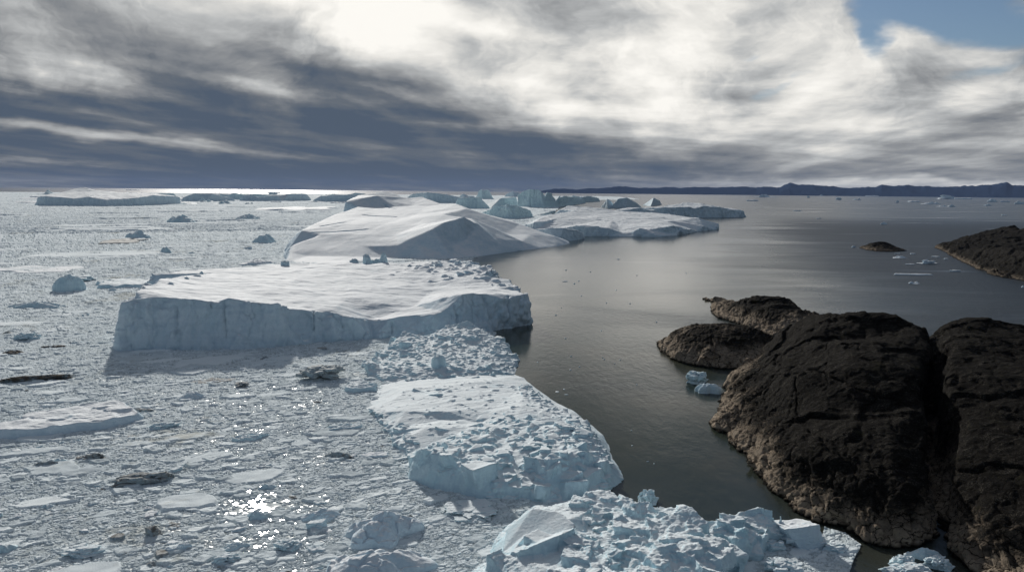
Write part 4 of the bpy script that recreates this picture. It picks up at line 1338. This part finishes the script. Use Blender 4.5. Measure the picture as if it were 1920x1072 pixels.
hand = [
    # px, py foot, width, height, kind, yaw, depth, material, label, category
    (122, 547, 50, 29, 'dome', 0.2, .7, M_RUB, 'rounded clear blue ice boulder standing in the brash at left', 'ice block'),
    (130, 530, 55, 9, 'rubble', 0, 1.2, M_RUB, 'low rubble of ice just behind the clear blue ice boulder', 'ice floe'),
    (205, 541, 90, 10, 'flat', .1, 1.6, M_RUB, 'hummocky floe right of the clear blue ice boulder', 'ice floe'),
    (30, 512, 140, 3, 'flat', 0, 1.0, M_ICE, 'smooth white pan of ice at the left edge, above the ice boulder', 'ice floe'),
    (58, 716, 130, 9, 'rubble', .35, .16, M_BLACK, 'long ridge of black debris-covered ice at the left edge', 'dirty ice'),
    (95, 815, 215, 22, 'flat', .25, .8, M_ICE, 'big blue-white floe with stepped edges at the left edge', 'ice floe'),
    (262, 910, 110, 15, 'rubble', .35, .35, M_DIRT, 'dirty grey hummock with dark foot above the sun glitter', 'dirty ice'),
    (82, 877, 45, 8, 'mound', .4, .4, M_DIRT, 'elongated dark grey lump below the big floe at the left edge', 'dirty ice'),
    (175, 862, 42, 9, 'rubble', .2, .5, M_DIRT, 'grey rubble lump right of the elongated dark lump', 'dirty ice'),
    (600, 716, 98, 24, 'rubble', 0.15, .7, M_GREY, 'grey peaked heap of broken ice left of the crushed bluish mound', 'ice floe'),
    (672, 734, 76, 14, 'flat', .05, .7, M_RUB, 'low bluish floe touching the foot of the crushed mound', 'ice floe'),
    (643, 808, 68, 10, 'flat', .45, .5, M_RUB, 'narrow white floe left of the wide low iceberg', 'ice floe'),
    (636, 860, 52, 9, 'mound', -.2, .5, M_DIRT, 'dark grey lump with a curved crest, left of the wide low iceberg', 'dirty ice'),
    (702, 858, 50, 5, 'flat', .3, .7, M_ICE, 'thin white pan right of the dark grey curved lump', 'ice floe'),
    (355, 748, 56, 9, 'mound', .1, .6, M_ICE, 'white lens-shaped floe below the brown silty patch', 'ice floe'),
    (450, 727, 28, 8, 'rubble', .1, 1, M_DIRT, 'small brown stained lump at the edge of the silty patch', 'dirty ice'),
    (395, 718, 72, 2.5, 'rubble', .1, .6, M_DIRT, 'flat brown silty patch of ice left of the stained lump', 'dirty ice'),
    (205, 457, 82, 4, 'flat', 0, 1.5, M_DIRT, 'brown flat ice patch far out below the long low iceberg', 'dirty ice'),
    (252, 447, 40, 12, 'mound', 0, .9, M_RUB, 'shaded hummock right of the far brown patch', 'ice floe'),
    (308, 475, 22, 10, 'mound', 0, .9, M_RUB, 'small grey hummock midway between brown patch and flat-topped iceberg', 'ice floe'),
    (490, 456, 52, 14, 'mound', .1, .9, M_RUB, 'pale dome of ice near the left foot of the biggest iceberg', 'ice floe'),
    (475, 497, 62, 8, 'mound', .05, 1, M_ICE, 'white lens of ice at the back edge of the flat-topped iceberg', 'ice floe'),
    (332, 418, 60, 12, 'mound', 0, .9, M_RUB, 'bluish hummock far out, left of the biggest iceberg', 'ice floe'),
    (530, 396, 130, 5, 'flat', 0, 2.5, M_ICE, 'bright snowy floe left of the summit of the biggest iceberg', 'ice floe'),
    (460, 412, 42, 9, 'mound', 0, 1.2, M_RUB, 'rubbly heap below the bright snowy floe', 'ice floe'),
    (708, 1024, 140, 38, 'mound', .15, .85, M_ICE, 'smooth bluish floe with dark cracked corner below the sun-lit rubble', 'ice floe'),
    (877, 976, 118, 10, 'rubble', -.1, .9, M_RUB, 'flat rubbly floe carrying a few round lumps, below the wide low iceberg', 'ice floe'),
    (700, 1095, 175, 34, 'mound', .1, .8, M_ICE, 'smooth blue-white floe cut by the bottom edge of the photo', 'ice floe'),
    (598, 976, 74, 14, 'mound', .5, .5, M_ICE, 'long white floe leaning right beside the brightest sun glitter', 'ice floe'),
    (478, 975, 36, 13, 'mound', .2, .7, M_RUB, 'small bluish peak in the middle of the sun glitter', 'ice floe'),
    (535, 1034, 50, 14, 'rubble', .4, .8, M_RUB, 'rounded lumpy floe below the sun glitter', 'ice floe'),
    (438, 1032, 46, 9, 'mound', .1, .6, M_RUB, 'low bluish floe at the lower left of the glitter', 'ice floe'),
    (420, 1058, 54, 12, 'rubble', .1, .6, M_RUB, 'bluish rubble floe near the bottom edge, left of the tan water patch', 'ice floe'),
    (332, 1033, 44, 9, 'flat', .55, .45, M_ICE, 'smooth white oblong floe lower left of the glitter', 'ice floe'),
    (282, 1010, 40, 18, 'peaks', .1, .9, M_DIRT, 'grey knobbly growler with a round white lump, lower left', 'ice block'),
    (145, 1048, 90, 12, 'rubble', .2, .6, M_RUB, 'large low rubble floe near the lower left corner', 'ice floe'),
    (590, 995, 40, 14, 'block', .2, .8, M_RUB, 'blocky floe between the glitter and the smooth bluish floe', 'ice floe'),
    (300, 805, 66, 9, 'rubble', .4, .4, M_RUB, 'narrow blue floe in the left middle, above the dirty hummock', 'ice floe'),
    (465, 826, 60, 9, 'flat', .4, .5, M_RUB, 'narrow blue floe above the sun glitter', 'ice floe'),
    (248, 773, 50, 5, 'rubble', .2, .5, M_DIRT, 'thin grey streak of ice below the lens-shaped floe', 'ice floe'),
    (97, 652, 38, 4, 'rubble', 0, .5, M_BLACK, 'small black debris patch above the long black ridge', 'dirty ice'),
    (18, 664, 36, 5, 'rubble', 0, .6, M_BLACK, 'black lump at the left edge above the long black ridge', 'dirty ice'),
    (60, 578, 80, 8, 'mound', .1, .5, M_RUB, 'long bluish hummock at left, below the clear ice boulder', 'ice floe'),
    (40, 640, 60, 12, 'rubble', .1, .8, M_RUB, 'low heap of rubble left of the flat-topped iceberg', 'ice floe'),
    # in the open water
    (1308, 720, 48, 22, 'rubble', .2, .7, M_RUB, 'jagged blue-white growler beside the rocks, upper of the pair', 'growler'),
    (1331, 738, 46, 18, 'dome', -.1, .7, M_RUB, 'rounded blue-white growler by the rocks, lower of the pair', 'growler'),
    (1216, 947, 48, 24, 'rubble', .3, .8, M_RUB, 'white ice cube floating off the back of the jumbled iceberg', 'growler'),
    (1515, 1030, 95, 44, 'block', .2, .75, M_ICE, 'smooth tilted white block between the jumbled iceberg and the rocks', 'ice block'),
    (1578, 1040, 62, 10, 'rubble', .2, .9, M_RUB, 'small rubble pack right of the smooth tilted block', 'ice floe'),
    (1458, 1036, 40, 16, 'rubble', .2, .8, M_RUB, 'white rubble lump at the foot of the jumbled iceberg', 'ice block'),
    (1478, 1088, 90, 24, 'rubble', .2, .8, M_RUB, 'rubbly white floe cut by the bottom edge, right of the jumbled iceberg', 'ice floe'),
    (1702, 1066, 55, 16, 'rubble', .2, .8, M_RUB, 'lumpy white floe below the largest rock dome', 'ice floe'),
    (1742, 1050, 50, 14, 'mound', .2, .8, M_RUB, 'white round floe in the mouth of the black gully', 'ice floe'),
    (1768, 1072, 60, 16, 'rubble', .2, .8, M_RUB, 'cluster of ice lumps jammed against the right-hand rock', 'ice floe'),
    (1720, 1088, 90, 16, 'rubble', .1, .7, M_RUB, 'white block cut by the bottom edge, below the rock dome', 'ice floe'),
    (1690, 484, 30, 5, 'peaks', 0, .6, M_ICE, 'small white growler just below the islet', 'growler'),
    (1743, 495, 36, 7, 'peaks', 0, .5, M_ICE, 'white growler with two low points, right of the one below the islet', 'growler'),
    (1709, 496, 16, 1.5, 'flat', 0, .5, M_ICE, 'tiny flat bit of ice between the two white growlers', 'growler'),
    (1714, 516, 63, 2.5, 'flat', 0, .3, M_ICE, 'long thin white strip of floating ice', 'growler'),
    (1717, 532, 23, 4, 'peaks', 0, .6, M_ICE, 'small white growler nearest below the long thin strip', 'growler'),
    (1793, 509, 18, 3, 'flat', 0, .5, M_ICE, 'small white growler right of the long thin strip', 'growler'),
    (1601, 464, 8, 3, 'mound', 0, .6, M_ICE, 'speck of white ice at the left tip of the islet', 'growler'),
    (1683, 476, 8, 1.5, 'flat', 0, .6, M_ICE, 'tiny bit of ice right under the islet', 'growler'),
    (1713, 476.5, 9, 2, 'flat', 0, .6, M_ICE, 'tiny bit of ice right of the islet', 'growler'),
    (1756, 482, 12, 2, 'flat', 0, .6, M_ICE, 'tiny bit of ice near the tip of the headland', 'growler'),
    (1775, 486, 9, 2, 'flat', 0, .6, M_ICE, 'tiny bit of ice close under the headland shore', 'growler'),
    (1919, 539, 6, 3, 'mound', 0, .6, M_ICE, 'white speck of ice at the right edge below the headland', 'growler'),
    (1659, 421, 12, 4, 'mound', 0, .6, M_ICE, 'small white growler far beyond the islet', 'growler'),
    (1496, 396, 14, 2, 'flat', 0, .6, M_ICE, 'tiny growler alone in the grey water right of the ragged iceberg', 'growler'),
    (1536, 410, 8, 1.5, 'flat', 0, .6, M_ICE, 'tiny growler below right of the lone grey-water growler', 'growler'),
    (1885, 404, 10, 2, 'flat', 0, .6, M_ICE, 'tiny growler above the headland crest', 'growler'),
    # far field at the right
    (1438, 370, 37, 6, 'peaks', 0, .5, M_FAR, 'far white iceberg, widest of those under the left part of the mountains', 'iceberg'),
    (1412, 377, 24, 3, 'flat', 0, .5, M_FAR, 'flat far floe just below the widest of the left far icebergs', 'ice floe'),
    (1385, 364.5, 10, 4, 'mound', 0, .5, M_FAR, 'tiny white dome right under the mountains, left of the wide far iceberg', 'iceberg'),
    (1516, 371, 7, 3.5, 'mound', 0, .5, M_FAR, 'tiny far iceberg right of the widest of the left far icebergs', 'iceberg'),
    (1540, 367.5, 7, 2.5, 'mound', 0, .5, M_FAR, 'tiny far iceberg close under the highest mountain hump', 'iceberg'),
    (1573, 375, 11, 5, 'block', 0, .5, M_FAR, 'small dark-sided far iceberg shaped like a block', 'iceberg'),
    (1607, 375, 17, 3.5, 'peaks', 0, .5, M_FAR, 'low far iceberg right of the dark-sided block', 'iceberg'),
    (1637, 368.5, 24, 2, 'flat', 0, .5, M_FAR, 'thin white line of ice under the mountains', 'ice floe'),
    (1683, 380, 6, 4, 'mound', 0, .5, M_FAR, 'tiny round far iceberg in the middle of the right-hand sea', 'iceberg'),
    (1715, 379, 24, 2.5, 'flat', 0, .5, M_FAR, 'broken low far floe right of the tiny round iceberg', 'ice floe'),
    (1752, 383, 32, 5, 'peaks', 0, .5, M_FAR, 'bluish far iceberg with low peaks, left of two near each other', 'iceberg'),
    (1778, 388, 36, 4.5, 'peaks', 0, .4, M_FAR, 'bluish far iceberg, right and nearest of two near each other', 'iceberg'),
    (1778, 373.5, 34, 7, 'peaks', 0, .5, M_FAR, 'largest far iceberg under the right-hand mountains', 'iceberg'),
    (1809, 373.5, 27, 3, 'flat', 0, .5, M_FAR, 'low tail of ice right of the largest far iceberg', 'ice floe'),
    (1863, 379, 17, 5, 'mound', 0, .5, M_FAR, 'white far iceberg near the right edge', 'iceberg'),
    (1885, 379, 13, 3, 'flat', 0, .5, M_FAR, 'small flat floe right of the white far iceberg', 'ice floe'),
    (1854, 386, 13, 3, 'mound', 0, .5, M_FAR, 'small far growler below the white far iceberg', 'growler'),
    (1913, 383, 15, 5, 'mound', 0, .5, M_FAR, 'far iceberg touching the right edge', 'iceberg'),
    # far field at the left
    (327, 352, 26, 3, 'flat', 0, .5, M_FAR, 'pale flat iceberg on the left horizon', 'iceberg'),
    (247, 357, 22, 1.5, 'flat', 0, .5, M_FAR, 'dark thin floe just under the left horizon', 'ice floe'),
    (208, 350.6, 8, 2, 'mound', 0, .5, M_FAR, 'white speck on the horizon above the long low iceberg', 'iceberg'),
    (648, 355, 12, 1.6, 'mound', 0, .5, M_FAR, 'white speck on the horizon left of the biggest summit', 'iceberg'),
]
for i, (px, py, w_, h_, kd, yaw, asp, mt, lab, cat) in enumerate(hand):
    big = w_ > 40
    if kd in ('block', 'peaks', 'rubble', 'round') and w_ >= 20 and h_ >= 7:
        me = chunk_mesh('floe', 500 + i, kd, 0.016 if big else 0.03)
    else:
        me = floe_mesh('floe', 500 + i, kd, 150 if big else 40, 60 if big else 14)
    far = mt is M_FAR
    nm = {'iceberg': 'iceberg', 'ice floe': 'ice_floe', 'growler': 'growler', 'dirty ice': 'dirty_ice_floe', 'ice block': 'ice_block'}[cat]
    me.name = nm
    place(nm, me, mt, px, py, w_, h_, yaw, asp, label=lab, cat=cat)

rj = RNG(77)
protos_w = [floe_mesh('ice_fragment', 1700 + i, 'mound', 16, 6) for i in range(4)]
for me in protos_w:
    me.materials.append(M_RUB)
for i in range(40):
    px = rj.uniform(40, 700)
    py = rj.uniform(373, 384) if i % 2 else rj.uniform(362, 372)
    place('ice_floe', floe_mesh('ice_floe', 1300 + i, ('rubble', 'peaks', 'flat')[i % 3], 40, 14), M_CYAN if i % 3 == 1 else M_FAR, px, py, rj.uniform(18, 60), rj.uniform(3, 9) if i % 3 == 1 else rj.uniform(2, 5), 0, 1.4,
          label='pale floe in the far jumble of ice under the left horizon', cat='ice floe', group='low floes in the far jumble under the left horizon')

for i in range(34):
    px, py, w_ = [(1045, 735, 12), (1058, 730, 7), (1062, 740, 8), (1060, 528, 12), (1085, 527, 6), (1090, 555, 5)][i] if i < 6 else (rj.uniform(1000, 1400), rj.uniform(470, 900), rj.uniform(2.5, 6))
    if i >= 6 and (px > 1230 and py > 620 or px < 1000 + (py - 700) * 0.75 or px > 1300 and py > 550):
        px = rj.uniform(1040, 1200)
        py = rj.uniform(480, 690)
    place('ice_fragment', protos_w[i % 4], None, px, py, w_, 1.2, rj.uniform(0, 3), .6,
          label='tiny bit of ice drifting in the open channel', cat='ice fragment', group='tiny ice fragments drifting in the channel')

# distinct blocks standing on the flat-topped berg, resting on its surface
def on_top(px, py, r, w_, h_, kind, lab, seed):
    p = R(px, py, r)
    me = floe_mesh('ice_block', seed, kind, 40, 14)
    s = w_ * r / F
    o = link('ice_block', me, M_RUB, label=lab, cat='ice block')
    o.scale = (s, s * .8, h_ * r / F)
    o.location = (p[0], p[1], p[2])


for a in ((688, 492, 790, 15, 14, 'block', 'square ice block on the back edge of the flat-topped iceberg'),
          (719, 493, 790, 15, 20, 'mound', 'pointed ice pinnacle on the back edge of the flat-topped iceberg'),
          (664, 493, 788, 14, 12, 'rubble', 'rough ice lump left of the square block on the flat-topped iceberg'),
          (704, 491, 795, 20, 8, 'rubble', 'low ice lump between the square block and the pointed pinnacle'),
          (535, 494, 775, 14, 8, 'rubble', 'dark little ice lump left along the back of the flat-topped iceberg'),
          (378, 514, 700, 8, 5, 'mound', 'small lump lying on the left part of the flat-topped iceberg, farther one'),
          (350, 525, 660, 9, 6, 'mound', 'small lump lying on the left part of the flat-topped iceberg, nearer one'),
          (822, 680, 415, 26, 18, 'dome', 'pale rounded ice boulder on the front of the crushed mound')):
    on_top(*a[:6], a[6], 900 + a[0])

# anonymous small pieces scattered through the crust
protos = [floe_mesh('ice_chunk', 700 + i, ('flat', 'mound', 'rubble', 'peaks', 'block', 'rubble')[i % 6], 22, 8) for i in range(18)]
for i, me in enumerate(protos):
    me.materials.append((M_RUB, M_RUB, M_ICE, M_RUB, M_DIRT, M_RUB)[(i * 5 + i // 6) % 6])
rng = RNG(4242)
area = [(-20, 392), (520, 395), (540, 440), (520, 492), (270, 512), (200, 560), (200, 665), (640, 655), (680, 690), (675, 765), (755, 860), (760, 905), (890, 950), (960, 955), (880, 1060), (860, 1085), (-20, 1085)]
cnt = 0
A = np.array(area, float)
while cnt < 290:
    px = rng.uniform(-20, 960)
    py = 390 + 695 * rng.rand() ** 1.0
    if not in_poly(np.array([px]), np.array([py]), area)[0]:
        continue
    t_ = (py - 350) / 700
    w_ = (5 + 16 * rng.rand() ** 2.2) * (0.55 + 1.1 * t_)
    kw = dict(label='small bluish-white chunk of ice among the grey brash ice', cat='ice chunk', group='small chunks scattered through the brash ice')
    place('ice_chunk', protos[rng.randint(len(protos))], None, px, py, w_, w_ * rng.uniform(.12, .32), rng.uniform(-.4, .9), rng.uniform(.5, 1.1) * (1.4 - .6 * t_), **kw)
    cnt += 1

# ------------------------------------------------------------------ the air
HAZE = True
if HAZE:
    hv = []
    for zz_ in (-32.0, 800.0):
        hv += [(-66000, -5000, zz_), (66000, -5000, zz_), (66000, 66000, zz_), (-66000, 66000, zz_)]
    hf = [(0, 3, 2, 1), (4, 5, 6, 7), (0, 1, 5, 4), (1, 2, 6, 5), (2, 3, 7, 6), (3, 0, 4, 7)]
    me = mesh_from('haze', np.array(hv, float), hf, False)
    m = bpy.data.materials.new('haze_air')
    m.use_nodes = True
    nt = m.node_tree
    nt.nodes.clear()
    v = nt.nodes.new('ShaderNodeVolumePrincipled')
    v.inputs['Color'].default_value = (0.34, 0.47, 0.80, 1)
    v.inputs['Density'].default_value = 0.6e-5
    v.inputs['Anisotropy'].default_value = 0.0
    o_ = nt.nodes.new('ShaderNodeOutputMaterial')
    nt.links.new(v.outputs[0], o_.inputs['Volume'])
    link('haze', me, m, kind='stuff')

sc.view_settings.view_transform = 'Standard'
sc.view_settings.look = 'None'
sc.view_settings.exposure = 0.0
sc.view_settings.gamma = 1.0
sc.cycles.max_bounces = 6
sc.cycles.diffuse_bounces = 3
sc.cycles.glossy_bounces = 3
sc.cycles.use_denoising = True
sc.cycles.sample_clamp_indirect = 4.0
